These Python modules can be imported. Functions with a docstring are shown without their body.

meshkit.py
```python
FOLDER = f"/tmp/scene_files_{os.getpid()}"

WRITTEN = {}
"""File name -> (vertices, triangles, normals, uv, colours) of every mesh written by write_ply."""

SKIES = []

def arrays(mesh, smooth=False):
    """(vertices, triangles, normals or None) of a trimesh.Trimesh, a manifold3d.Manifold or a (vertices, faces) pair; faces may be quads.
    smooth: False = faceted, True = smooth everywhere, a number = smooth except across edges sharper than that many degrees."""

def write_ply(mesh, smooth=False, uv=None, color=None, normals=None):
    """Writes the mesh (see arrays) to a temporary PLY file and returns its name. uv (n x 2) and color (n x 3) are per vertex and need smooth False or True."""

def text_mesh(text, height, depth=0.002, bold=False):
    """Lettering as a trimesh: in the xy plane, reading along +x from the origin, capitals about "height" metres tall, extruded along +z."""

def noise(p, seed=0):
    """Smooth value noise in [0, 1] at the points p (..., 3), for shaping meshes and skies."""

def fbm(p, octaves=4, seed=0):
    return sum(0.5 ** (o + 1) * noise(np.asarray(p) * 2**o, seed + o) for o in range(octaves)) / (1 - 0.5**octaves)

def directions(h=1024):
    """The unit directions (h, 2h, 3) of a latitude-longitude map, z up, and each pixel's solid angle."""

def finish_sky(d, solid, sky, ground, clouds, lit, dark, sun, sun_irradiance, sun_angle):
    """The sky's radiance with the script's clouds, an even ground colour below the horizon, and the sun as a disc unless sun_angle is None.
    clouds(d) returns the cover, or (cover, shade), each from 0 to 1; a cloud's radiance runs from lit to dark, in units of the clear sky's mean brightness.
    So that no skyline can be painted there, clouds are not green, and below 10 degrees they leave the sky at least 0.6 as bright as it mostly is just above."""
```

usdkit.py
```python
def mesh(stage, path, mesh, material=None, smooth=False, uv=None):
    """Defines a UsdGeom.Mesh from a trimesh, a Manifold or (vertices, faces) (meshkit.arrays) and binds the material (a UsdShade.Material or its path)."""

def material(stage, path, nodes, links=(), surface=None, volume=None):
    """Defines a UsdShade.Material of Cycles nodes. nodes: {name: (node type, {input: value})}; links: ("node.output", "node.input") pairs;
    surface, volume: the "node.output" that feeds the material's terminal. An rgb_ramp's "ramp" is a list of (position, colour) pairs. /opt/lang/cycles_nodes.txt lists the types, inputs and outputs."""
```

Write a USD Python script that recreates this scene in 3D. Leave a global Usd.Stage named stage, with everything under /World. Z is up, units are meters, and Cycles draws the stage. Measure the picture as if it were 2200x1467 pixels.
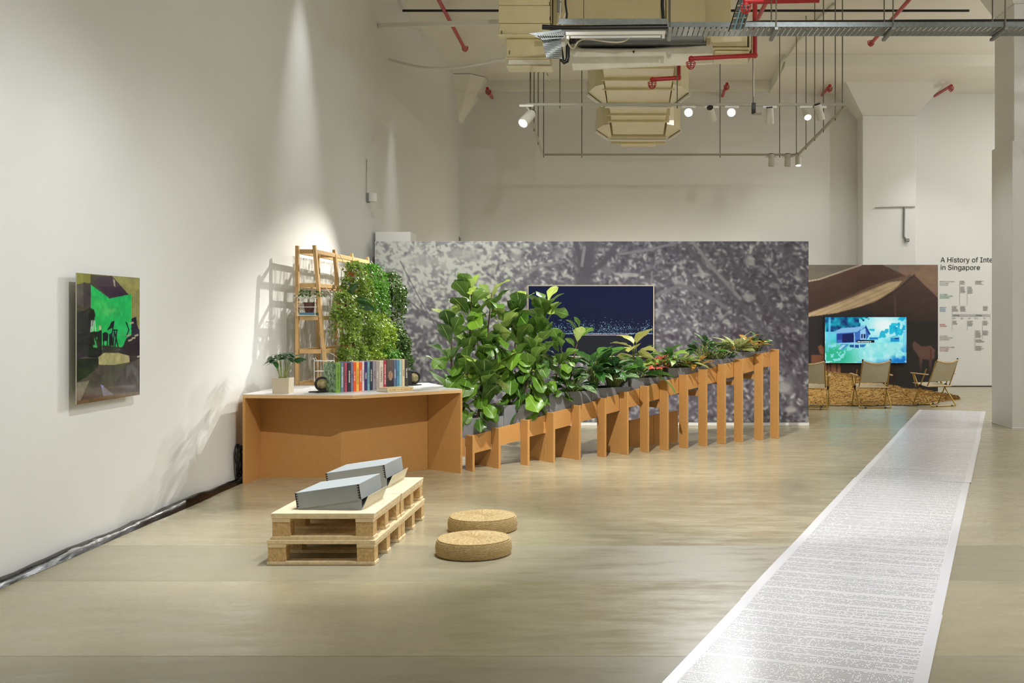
import math, random
import numpy as np
import trimesh, manifold3d, usdkit, meshkit
from pxr import Usd, UsdGeom, UsdLux, UsdShade, Sdf, Gf, Vt

stage = Usd.Stage.CreateInMemory()
UsdGeom.SetStageUpAxis(stage, "Z"); UsdGeom.SetStageMetersPerUnit(stage, 1.0)
UsdGeom.Xform.Define(stage, "/World"); UsdGeom.Scope.Define(stage, "/World/Looks")

# ---------------------------------------------------------------- camera
F, CX, CY, EYE = 2300.0, 1370.0, 682.0, 1.42          # the lens measured in the photograph (2200 x 1467)
cam = UsdGeom.Camera.Define(stage, "/World/camera")
cam.CreateHorizontalApertureAttr(36.0); cam.CreateVerticalApertureAttr(36.0 * 1467 / 2200)
cam.CreateFocalLengthAttr(F * 36 / 2200)
cam.CreateHorizontalApertureOffsetAttr(-(CX - 1100) * 36 / 2200)
cam.CreateVerticalApertureOffsetAttr((CY - 733.5) * 36 / 2200)
cam.CreateClippingRangeAttr(Gf.Vec2f(0.05, 200))
UsdGeom.Xformable(cam).AddTranslateOp().Set(Gf.Vec3d(0, 0, EYE)); UsdGeom.Xformable(cam).AddRotateXOp().Set(90.0)
cam.CreateExposureAttr(0.15)

# ---------------------------------------------------------------- light
UsdGeom.Scope.Define(stage, "/World/Lights")
NL = [0]
def place(prim, pos, aim):
    p, a = Gf.Vec3d(*pos), Gf.Vec3d(*aim)
    up = Gf.Vec3d(0, 0, 1) if abs((a - p).GetNormalized()[2]) < .99 else Gf.Vec3d(0, 1, 0)
    m = Gf.Matrix4d(); m.SetLookAt(p, a, up)
    UsdGeom.Xformable(prim).AddTransformOp().Set(m.GetInverse())
def spot(pos, aim, power, angle, soft=0.4, col=(1, .93, .82), r=0.03):
    NL[0] += 1
    l = UsdLux.SphereLight.Define(stage, f"/World/Lights/spot_{NL[0]:03d}")
    l.CreateRadiusAttr(r); l.CreateIntensityAttr(power / (4 * math.pi ** 2 * r * r)); l.CreateColorAttr(Gf.Vec3f(*col))
    s = UsdLux.ShapingAPI.Apply(l.GetPrim()); s.CreateShapingConeAngleAttr(angle); s.CreateShapingConeSoftnessAttr(soft)
    place(l, pos, aim)
def panel(pos, aim, w, h, power, col=(1, .95, .86)):
    NL[0] += 1
    l = UsdLux.RectLight.Define(stage, f"/World/Lights/batten_{NL[0]:03d}")  # added fill light, no ceiling fitting is modelled for it
    l.CreateWidthAttr(w); l.CreateHeightAttr(h); l.CreateIntensityAttr(power / (w * h)); l.CreateColorAttr(Gf.Vec3f(*col))
    place(l, pos, aim)
# added ambient fill: ceiling panels out of view in front and to the right
AMB = (1, .99, .96)
for bx, k in ((-1.2, .6), (2.2, 3), (5.6, 8), (9.0, 12)):
    for by in (1.0, 5.0, 9.0):
        panel((bx, by, 6.15), (bx, by, 0), 1.5, .3, k, AMB)
for bx in (8.5, 11.5):
    for by in (13.5, 18.5):
        panel((bx, by, 6.0), (bx, by, 0), 1.5, .3, 22, AMB)
WARM, NEUT = (1, .965, .89), (.95, .985, 1)
TRK = 4.15
# added bare fill lights in the bay to the right, out of view
def pendant(pos, power, r=.12):
    NL[0] += 1
    l = UsdLux.SphereLight.Define(stage, f"/World/Lights/pendant_{NL[0]:03d}"); l.CreateRadiusAttr(r); l.CreateIntensityAttr(power / (4 * math.pi ** 2 * r * r)); l.CreateColorAttr(Gf.Vec3f(*AMB))
    UsdGeom.Xformable(l).AddTranslateOp().Set(Gf.Vec3d(*pos))
pendant((8.6, 17.5, 4.4), 125); pendant((8.0, 10.5, 4.6), 125); pendant((8.0, 4.5, 4.6), 30)
spot((0.66, 13.72, 3.93), (-2.4, 7.6, 0.6), 330, 24, .7, NEUT)         # the two lamps that face the viewer
spot((1.21, 13.72, 3.93), (-1.6, 8.2, 0.2), 330, 26, .7, NEUT)
spot((-1.44, 13.7, 3.85), (-2.9, 11.4, 1.05), 1050, 27, .7, WARM)       # on the plant trellis
spot((2.2, 13.75, 3.9), (0.2, 11.2, .9), 260, 34, .7, WARM)          # on the planters
spot((2.62, 17.8, 3.85), (3.3, 21.9, 2.6), 120, 28, .9, WARM)         # back wall
spot((1.6, 17.9, 3.9), (0.6, 20.0, 0), 560, 62, 1., WARM)            # added fill on the floor and wall behind the mural
spot((-1.0, 17.9, 3.9), (-1.4, 19.6, 0), 430, 62, 1., WARM)  # second added fill behind the mural, no fitting here
spot((-3.0, 11.1, 6.1), (-3.14, 11.15, 0), 430, 20, 1., NEUT)         # wall-washers along the left wall
spot((-3.10, 15.5, 6.0), (-3.15, 15.55, 0), 380, 15, 1., NEUT)
spot((0.3, 4.6, 5.2), (-3.4, 6.2, .4), 540, 27, 1., NEUT)            # unseen lamp, placed to light the print and the lower wall
spot((3.5, 12.5, 5.8), (3.2, 18.2, .1), 330, 22, .8, WARM)           # out-of-view lamp for the straw and chairs
spot((5.6, 19.0, 5.7), (6.1, 22.0, 1.6), 110, 28, .8, NEUT)         # unseen lamp that brightens the timeline wall
spot((0.7, 4.6, 4.3), (-2.3, 9.7, .35), 620, 17, .6, WARM)             # out-of-view lamp in front, lights the counter
spot((-0.6, 7.0, 5.9), (0.0, 11.2, .8), 1750, 24, .8, WARM)             # unseen lamp high in front, lights planters and mural
spot((-1.6, 8.6, 5.9), (-1.6, 14.0, 1.6), 950, 24, .9, NEUT)          # out of view, lights the left part of the mural
spot((1.9, 8.6, 5.9), (1.9, 14.0, 1.4), 430, 26, .9, NEUT)           # unseen as well, lights the right part of the mural
spot((1.2, 5.6, 5.9), (1.1, 8.2, 0), 620, 15, .7, WARM)               # unseen lamp, placed for the bright area of floor
spot((-0.7, 7.0, 5.9), (-1.75, 6.8, .1), 950, 16, .7, NEUT)            # out-of-view lamp over the pallets and cushions
spot((2.6, 4.0, 5.9), (1.7, 6.5, 0), 850, 30, 1., (.94, .97, 1))      # unseen lamp, placed to brighten the scroll
spot((0.2, 5.2, 4.2), (0.0, 13.2, 4.9), 330, 19, .9, WARM)              # unseen lamp in front, aimed up to brighten the ducts
spot((2.5, 13.75, 3.9), (4.8, 13.9, 1.6), 60, 34, .9, NEUT)            # unseen source by the track, brightens the right pillar
# ---------------------------------------------------------------- helpers
def S(r, g, b):
    c = np.array([r, g, b]) / 255.0
    return tuple(np.where(c <= .04045, c / 12.92, ((c + .055) / 1.055) ** 2.4))
def sc(c, k): return tuple(min(1.0, x * k) for x in c)
def at(px, py, Y): return np.array([(px - CX) * Y / F, Y, EYE - (py - CY) * Y / F])     # a measured pixel at a measured depth
def on(px, py, z=0.0): return at(px, py, F * (EYE - z) / (py - CY))                     # a measured pixel on a level plane
MATS = {}
def mat(name, nodes, links, surface):
    MATS[name] = usdkit.material(stage, "/World/Looks/" + name, nodes, links, surface=surface); return MATS[name]
def mk(name, col, rough=.5, var=0., scale=6., bump=0., bscale=60., metal=0., stretch=(1, 1, 1), world=False, spec=.5, rvar=0., detail=4., col2=None, coat=0., dist=.01):
    n = {"p": ("principled_bsdf", {"base_color": col, "roughness": rough, "metallic": metal, "specular_ior_level": spec, "coat_weight": coat})}
    L = []
    if var or bump or rvar or col2:
        n["c"] = ("geometry", {}) if world else ("texture_coordinate", {})
        n["m"] = ("mapping", {"scale": stretch}); L.append(("c.position" if world else "c.object", "m.vector"))
    if var or col2:
        n["n"] = ("noise_texture", {"scale": scale, "detail": detail, "roughness": .6}); L.append(("m.vector", "n.vector"))
        n["r"] = ("rgb_ramp", {"ramp": [(.3, col2 or sc(col, 1 - var)), (.7, col if col2 else sc(col, 1 + var))]})
        L += [("n.fac", "r.fac"), ("r.color", "p.base_color")]
    if rvar:
        n["rn"] = ("noise_texture", {"scale": scale * .7, "detail": 3.}); L.append(("m.vector", "rn.vector"))
        n["rm"] = ("map_range", {"from_min": .3, "from_max": .7, "to_min": max(0, rough - rvar), "to_max": rough + rvar}); L += [("rn.fac", "rm.value"), ("rm.result", "p.roughness")]
    if bump:
        n["bn"] = ("noise_texture", {"scale": bscale, "detail": 3.}); n["b"] = ("bump", {"strength": bump, "distance": dist})
        L += [("m.vector", "bn.vector"), ("bn.fac", "b.height"), ("b.normal", "p.normal")]
    return mat(name, n, L, "p.BSDF")
def lamp_mat(name, col, strength): return mat(name, {"e": ("emission", {"color": col, "strength": strength})}, [], "e.emission")

COUNT = {}
def numbered(parent, name):
    k = COUNT.get((parent, name), 0); COUNT[(parent, name)] = k + 1
    return name if k == 0 else f"{name}_{k:03d}"
def tag(prim, label=None, cat=None, group=None, kind=None):
    for k, v in (("label", label), ("category", cat), ("group", group), ("kind", kind)):
        if v: prim.SetCustomDataByKey(k, v)
    return prim
class M:                                       # collects shapes into one mesh
    def __init__(s): s.v, s.f, s.n = [], [], 0
    def add(s, v, f):
        v, f = np.asarray(v, float), np.asarray(f, int)
        if f.shape[1] == 4: f = np.vstack([f[:, [0, 1, 2]], f[:, [0, 2, 3]]])
        s.v.append(v); s.f.append(f + s.n); s.n += len(v); return s
    def tm(s, m): return s.add(m.vertices, m.faces)
    def hull(s, pts):
        m = manifold3d.Manifold.hull_points(np.asarray(pts, float)).to_mesh(); return s.add(m.vert_properties[:, :3], m.tri_verts)
    def box(s, c, d, R=None, ch=.002):          # chamfered box: centre, size, rotation matrix
        d = np.asarray(d, float) / 2; ch = min(ch, d.min() * .6); p = []
        for sx in (-1, 1):
            for sy in (-1, 1):
                for sz in (-1, 1):
                    for k in range(3):
                        e = np.full(3, ch); e[k] = 0; p.append((d - e) * (sx, sy, sz))
        p = np.array(p)
        if R is not None: p = p @ np.asarray(R).T
        return s.hull(p + np.asarray(c, float))
    def span(s, lo, hi, ch=.002): lo, hi = np.asarray(lo, float), np.asarray(hi, float); return s.box((lo + hi) / 2, hi - lo, ch=ch)
    def bar(s, a, b, w, h, up=(0, 0, 1), ch=.002):   # a beam from a to b, w across, h along "up"
        a, b = np.asarray(a, float), np.asarray(b, float); x = b - a; n = np.linalg.norm(x); x = x / n
        y = np.cross(up, x); y /= np.linalg.norm(y); z = np.cross(x, y)
        return s.box((a + b) / 2, (n, w, h), np.stack([x, y, z], 1), ch)
    def tube(s, pts, r, sides=8, cap=True):
        p = np.asarray(pts, float); t = np.gradient(p, axis=0); t /= np.linalg.norm(t, axis=1, keepdims=True) + 1e-12
        r = np.broadcast_to(np.asarray(r, float), (len(p),))
        ref = np.array([0, 0, 1.]) if abs(t[:, 2]).mean() < .8 else np.array([1., 0, 0])
        a = np.cross(t, ref); a /= np.linalg.norm(a, axis=1, keepdims=True) + 1e-12; b = np.cross(t, a)
        g = np.arange(sides) * 2 * np.pi / sides
        v = p[:, None] + r[:, None, None] * (np.cos(g)[None, :, None] * a[:, None] + np.sin(g)[None, :, None] * b[:, None])
        i, j = np.meshgrid(np.arange(len(p) - 1), np.arange(sides), indexing="ij")
        q = np.stack([i * sides + j, i * sides + (j + 1) % sides, (i + 1) * sides + (j + 1) % sides, (i + 1) * sides + j], -1).reshape(-1, 4)
        v = v.reshape(-1, 3); f = np.vstack([q[:, [0, 1, 2]], q[:, [0, 2, 3]]])
        if cap:
            n = len(v); v = np.vstack([v, p[0], p[-1]]); e = (len(p) - 1) * sides; k = np.arange(sides)
            f = np.vstack([f, np.stack([np.full(sides, n), (k + 1) % sides, k], 1), np.stack([np.full(sides, n + 1), e + k, e + (k + 1) % sides], 1)])
        return s.add(v, f)
    def lathe(s, prof, c=(0, 0, 0), seg=24, R=None):
        prof = np.asarray(prof, float); g = np.arange(seg) * 2 * np.pi / seg; n = len(prof)
        v = np.stack([prof[:, 0][:, None] * np.cos(g), prof[:, 0][:, None] * np.sin(g), np.repeat(prof[:, 1][:, None], seg, 1)], -1).reshape(-1, 3)
        i, j = np.meshgrid(np.arange(n - 1), np.arange(seg), indexing="ij")
        q = np.stack([i * seg + j, i * seg + (j + 1) % seg, (i + 1) * seg + (j + 1) % seg, (i + 1) * seg + j], -1).reshape(-1, 4)
        if R is not None: v = v @ np.asarray(R).T
        return s.add(v + np.asarray(c, float), q)
    def prism(s, poly, z0, z1):                  # a plan outline (convex) between two heights
        p = np.asarray(poly, float); return s.hull(np.vstack([np.c_[p, np.full(len(p), z0)], np.c_[p, np.full(len(p), z1)]]))
    def get(s): return np.vstack(s.v), np.vstack(s.f)
def Rz(a): c, d = math.cos(a), math.sin(a); return np.array([[c, -d, 0], [d, c, 0], [0, 0, 1.]])
def Rx(a): c, d = math.cos(a), math.sin(a); return np.array([[1., 0, 0], [0, c, -d], [0, d, c]])
def Ry(a): c, d = math.cos(a), math.sin(a); return np.array([[c, 0, d], [0, 1., 0], [-d, 0, c]])
def toward(d, up=(0, 0, 1)):                       # rotation whose z axis points along d
    z = np.asarray(d, float) / np.linalg.norm(d); x = np.cross(up, z)
    x = x / np.linalg.norm(x) if np.linalg.norm(x) > 1e-6 else np.array([1., 0, 0]); return np.stack([x, np.cross(z, x), z], 1)
BASE = {}
def base_of(path):
    while path and path not in BASE: path = path.rsplit("/", 1)[0]
    return BASE.get(path, np.zeros(3))
def part(parent, name, m, material, smooth=False, label=None, kind=None, cd=None, local=False):
    """One Mesh under parent (a prim, or None for /World). Shapes are given in the room's axes and moved to the parent's base."""
    pp = str(parent.GetPath()) if parent is not None else "/World"
    path = f"{pp}/{numbered(pp, name)}"
    v, f = m.get() if isinstance(m, M) else m
    if not local: v = np.asarray(v) - base_of(pp)
    g = usdkit.mesh(stage, path, (v, f), MATS[material] if isinstance(material, str) else material, smooth)
    if cd is not None:
        UsdGeom.PrimvarsAPI(g).CreatePrimvar("paint", Sdf.ValueTypeNames.Color3fArray, "vertex").Set(Vt.Vec3fArray.FromNumpy(np.asarray(cd, np.float32)))
    return tag(g.GetPrim(), label, kind=kind)
def solo(name, m, material, label, cat, group=None, smooth=False, kind=None, base=None, **k):
    """A thing that is one mesh."""
    v, f = m.get() if isinstance(m, M) else m
    b = np.asarray(base, float) if base is not None else np.array([v[:, 0].mean(), v[:, 1].mean(), v[:, 2].min()])
    p = part(None, name, (np.asarray(v) - b, f), material, smooth, local=True, **k)
    UsdGeom.Xformable(p).AddTranslateOp().Set(Gf.Vec3d(*map(float, b))); BASE[str(p.GetPath())] = b
    return tag(p, label, cat, group, kind)
def thing(name, label=None, cat=None, base=(0, 0, 0), rot=0., group=None, kind=None):
    path = "/World/" + numbered("/World", name)
    x = UsdGeom.Xform.Define(stage, path); x.AddTranslateOp().Set(Gf.Vec3d(*map(float, base)))
    if rot: x.AddRotateZOp().Set(math.degrees(rot))
    BASE[path] = np.asarray(base, float)
    return tag(x.GetPrim(), label, cat, group, kind)
def struct(name, m, material, smooth=False):
    return tag(part(None, name, m, material, smooth), kind="structure")
def dup(root, base, rot=0., label=None, group=None):
    was = root.GetCustomData(); nm = root.GetName()
    r = thing(nm, label or was.get("label"), was.get("category"), base, rot, group or was.get("group"))
    r.GetReferences().AddInternalReference(root.GetPath()); r.SetInstanceable(True)
    return tag(r, label or was.get("label"), was.get("category"), group or was.get("group"))
def inside(x, y, poly):                          # even-odd test on arrays
    r = np.zeros(np.shape(x), bool); p = np.asarray(poly, float)
    for (x0, y0), (x1, y1) in zip(p, np.roll(p, -1, 0)):
        if y0 != y1: r ^= ((y0 > y) != (y1 > y)) & (x < (x1 - x0) * (y - y0) / (y1 - y0) + x0)
    return r
def seg_dist(x, y, pts):
    d = np.full(np.shape(x), 1e9)
    for (x0, y0), (x1, y1) in zip(pts[:-1], pts[1:]):
        t = np.clip(((x - x0) * (x1 - x0) + (y - y0) * (y1 - y0)) / ((x1 - x0) ** 2 + (y1 - y0) ** 2 + 1e-12), 0, 1)
        d = np.minimum(d, np.hypot(x - x0 - t * (x1 - x0), y - y0 - t * (y1 - y0)))
    return d
def srgb_lin(c): c = np.clip(np.asarray(c, float) / 255, 0, 1); return np.where(c <= .04045, c / 12.92, ((c + .055) / 1.055) ** 2.4)
def painted(parent, name, o, ux, uy, img, material, label=None):
    """A flat print: a fine grid of vertices from corner o along ux (right) and uy (down), one colour each."""
    ny, nx = img.shape[:2]; u, v = np.meshgrid(np.linspace(0, 1, nx), np.linspace(0, 1, ny))
    P = np.asarray(o)[None, None] + u[..., None] * np.asarray(ux) + v[..., None] * np.asarray(uy)
    i, j = np.meshgrid(np.arange(ny - 1), np.arange(nx - 1), indexing="ij"); a = i * nx + j
    q = np.stack([a, a + nx, a + nx + 1, a + 1], -1).reshape(-1, 4)
    return part(parent, name, (P.reshape(-1, 3), q), material, cd=srgb_lin(img).reshape(-1, 3), label=label)
def grid(nx, ny): return np.meshgrid(np.linspace(0, 1, nx), np.linspace(0, 1, ny))
def fb(x, y, s=1., seed=0, oct=4): return meshkit.fbm(np.stack([x * s, y * s, np.zeros_like(x) + seed * 7.3], -1), oct, seed)

# ---------------------------------------------------------------- materials
mk("wall_paint", S(222, 222, 219), .55, .02, .8, .06, 35, world=True, rvar=.06)
mk("ceiling_paint", S(228, 225, 216), .7, .05, .6, .05, 12, world=True)
mk("white_board", S(228, 226, 220), .55, .015, 3)
mk("mdf", S(196, 146, 86), .5, .05, 40, .05, 220, spec=.35, detail=6)
mk("mdf_edge", S(212, 172, 122), .6, .05, 60)
mk("laminate", S(226, 226, 226), .3)
mk("oak", S(204, 166, 112), .5, .12, 4, .05, 40, stretch=(3, 3, .6))
mk("pine", S(232, 208, 164), .6, .14, 3, .08, 30, stretch=(14, 1.2, 14), world=True)
mk("pine_across", S(230, 206, 162), .6, .14, 3, .08, 30, stretch=(1.2, 14, 14), world=True)
mk("plywood", S(238, 222, 186), .55, .08, 3, .03, 40, stretch=(8, 1, 1), world=True)
mk("chipboard", S(208, 172, 116), .75, .25, 55, .4, 60, world=True, detail=6)
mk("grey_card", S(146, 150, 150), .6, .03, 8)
mk("pale_card", S(206, 200, 180), .7, .02, 8)
mk("black_metal", S(28, 27, 27), .45)
mk("black_plastic", S(20, 20, 21), .3)
mk("black_film", S(10, 10, 11), .27, 0, 1, .3, 22, stretch=(1, .25, 1), world=True, dist=.015, spec=.25)
mk("steel", S(140, 142, 140), .55, .1, 20, metal=.5)
mk("galv", S(128, 134, 134), .5, .15, 25, metal=.45)
mk("rod_metal", S(112, 106, 92), .5, metal=.3)
mk("cream_duct", S(226, 214, 172), .32, .05, 5, .04, 8, coat=.2)
mk("tan_panel", S(196, 182, 140), .55, .05, 3)
mk("duct_wrap", S(240, 236, 222), .7, .06, 6, .5, 7, dist=.03)
mk("seam_dark", S(120, 108, 76), .6)
mk("red_paint", S(176, 40, 42), .35, .06, 10)
mk("white_plastic", S(224, 222, 214), .4)
mk("fibre_planter", S(122, 123, 128), .7, .09, 14, .12, 90)
mk("soil", S(52, 40, 30), .95, .4, 60, .8, 60)
mk("terracotta", S(186, 92, 58), .7, .08, 20)
mk("brown_pot", S(92, 56, 44), .6)
mk("beige_pot", S(196, 184, 160), .7, .03, 10)
mk("white_wire", S(226, 226, 222), .4)
mk("cord_white", S(222, 214, 196), .8)
mk("blue_plastic", S(60, 126, 160), .4)
mk("canvas_cloth", S(188, 178, 152), .85, .06, 20, .2, 400, spec=.2)
mk("gold_tube", S(170, 140, 78), .35, metal=.8)
mk("ash_wood", S(206, 176, 132), .5, .08, 20)
mk("dark_grille", S(30, 28, 24), .7)
mk("paper_white", S(238, 238, 243), .42, .01, 2)
mk("gold_globe", S(150, 138, 98), .45, .35, 22, metal=.25)
mk("bark", S(92, 74, 52), .85, .25, 40)
mk("stalk", S(138, 150, 84), .5)
# ---------------------------------------------------------------- the hall
def floor_mat(name, col, rough):
    return mat(name, {"g": ("geometry", {}), "m": ("mapping", {"scale": (.5, 1.6, 1)}), "n": ("noise_texture", {"scale": 1.3, "detail": 6., "roughness": .62, "distortion": .4}),
        "m2": ("mapping", {"scale": (.9, 3.2, 1)}), "n2": ("noise_texture", {"scale": 2.2, "detail": 5., "roughness": .7}), "n3": ("noise_texture", {"scale": 7., "detail": 5.}),
        "v": ("voronoi_texture", {"scale": 1.7}), "vr": ("rgb_ramp", {"ramp": [(0, (.45, .42, .38)), (.025, (1, 1, 1))]}),
        "r": ("rgb_ramp", {"ramp": [(.28, sc(col, .92)), (.5, col), (.72, sc(col, 1.08))]}), "r2": ("rgb_ramp", {"ramp": [(.35, (.965, .965, .955)), (.68, (1.03, 1.03, 1.02))]}),
        "x": ("mix_color", {"blend_type": "multiply", "fac": 1., "use_clamp": False}), "y": ("mix_color", {"blend_type": "multiply", "fac": .45, "use_clamp": False}),
        "rr": ("map_range", {"from_min": .3, "from_max": .7, "to_min": rough - .09, "to_max": rough + .12}),
        "b": ("bump", {"strength": .025, "distance": .01}), "p": ("principled_bsdf", {"specular_ior_level": .5})},
        [("g.position", "m.vector"), ("m.vector", "n.vector"), ("g.position", "m2.vector"), ("m2.vector", "n2.vector"), ("g.position", "n3.vector"), ("g.position", "v.vector"),
         ("n.fac", "r.fac"), ("n2.fac", "r2.fac"), ("r.color", "x.a"), ("r2.color", "x.b"), ("x.result", "y.a"), ("v.distance", "vr.fac"), ("vr.color", "y.b"), ("y.result", "p.base_color"),
         ("n2.fac", "rr.value"), ("rr.result", "p.roughness"), ("n2.fac", "b.height"), ("b.normal", "p.normal")], "p.BSDF")
floor_mat("screed_a", S(170, 160, 132), .25); floor_mat("screed_b", S(158, 150, 126), .34); floor_mat("screed_c", S(176, 166, 138), .22)
fl = thing("floor", kind="structure")
joints = [-5, -1.2, 1.5, 3.1, 4.49, 5.77, 6.67, 9.45, 13.6, 17.6, 22.2]
for k, (y0, y1) in enumerate(zip(joints, joints[1:])):
    part(fl, "slab", M().span((-4, y0 + .0015, -.1), (14.2, y1 - .0015, 0), ch=.001), ["screed_a", "screed_b", "screed_c"][{4: 0, 5: 1, 6: 2, 7: 0, 8: 2, 9: 0}.get(k, k % 2)])
def lw(Y): return -3.42 - .24 * (Y - 5.75) / 16.25         # the left wall's face
struct("wall_left", M().prism([(lw(-5.2), -5.2), (lw(22.2), 22.2), (lw(22.2) - .25, 22.2), (lw(-5.2) - .25, -5.2)], 0, 6.3), "wall_paint")
struct("wall_back", M().span((-4.2, 22.0, 0), (14.2, 22.25, 6.3)), "wall_paint")
struct("wall_right", M().span((14.0, -5.2, 0), (14.25, 22.0, 6.3)), "wall_paint")
struct("wall_rear", M().span((-4.2, -5.25, 0), (14.2, -5.0, 6.3)), "wall_paint")
CEIL = 6.24
ce = thing("ceiling", kind="structure")
part(ce, "slab", M().span((-4.2, -5.25, CEIL), (14.25, 22.25, CEIL + .2)), "ceiling_paint")
struct("drop_panel", M().span((2.70, 19.6, 6.02), (8.2, 22.0, CEIL)), "ceiling_paint")
struct("corner_capital", M().hull([(lw(22) - .02, 22.0, 5.42), (lw(21.9) - .02, 21.95, 5.42), (-3.6, 22.0, 5.42), (lw(21) - .02, 21.15, 6.23), (lw(22) - .02, 22.0, 6.23), (-3.05, 22.0, 6.23), (-3.05, 21.45, 6.23), (-3.3, 21.15, 6.23)]), "ceiling_paint")
struct("beam", M().span((-3.7, 21.75, 6.05), (2.7, 22.0, CEIL)), "ceiling_paint")
def column(name, x0, x1, y0, y1, zc, flare, y_flare):
    t = thing(name, kind="structure")
    part(t, "shaft", M().span((x0, y0, 0), (x1, y1, zc), ch=.01), "wall_paint")
    part(t, "capital", M().hull([(x, y, zc) for x in (x0, x1) for y in (y0, y1)] + [(x, y, 6.02) for x in (x0 - flare, x1 + flare) for y in (y0 - y_flare, y1)]), "wall_paint")
    return t
column("column", 4.505, 5.577, 21.45, 22.0, 5.47, .44, .55)
pl = column("column", 4.81, 5.56, 13.70, 14.43, 5.44, .44, .45)
part(pl, "cladding", M().span((4.782, 13.67, 0), (5.59, 14.46, 3.68), ch=.006), "wall_paint")
part(pl, "base_plate", M().span((4.778, 13.662, 0), (5.594, 14.464, .012), ch=.003), "laminate")
struct("baseboard_back", M().span((5.58, 21.975, 0), (14.0, 22.0, .02), ch=.004), "black_plastic")
# ---------------------------------------------------------------- black film-wrapped cable run along the foot of the left wall
def cable_run():
    m = M(); rng = np.random.default_rng(4); n = 150; Y = np.linspace(-4.5, 9.35, n); k = 9; a = np.linspace(0, 1, k)
    wob = meshkit.fbm(np.stack([Y * 2.3, Y * 0, Y * 0], -1), 3, 5) - .5
    V = []
    for i in range(n):
        w = .085 + .03 * wob[i]
        for j, t in enumerate(a):
            prof = math.sin(math.pi * min(1, t * 1.02)) ** .7 * .045 * (1 + .9 * wob[i]) + .008
            cr = .012 * (meshkit.noise(np.array([Y[i] * 9, t * 5, 0]), 3) - .5)
            V.append((lw(Y[i]) + .004 + t * w, Y[i], max(.0015, (prof + cr) * (1 - t) ** .15 if t < 1 else .0015)))
    q = [(i * k + j, i * k + j + 1, (i + 1) * k + j + 1, (i + 1) * k + j) for i in range(n - 1) for j in range(k - 1)]
    m.add(V, q)
    solo("cable_run", m, "black_film", "long run of cable wrapped in glossy black film along the foot of the left wall", "cable cover", smooth=True)
cable_run()

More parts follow.
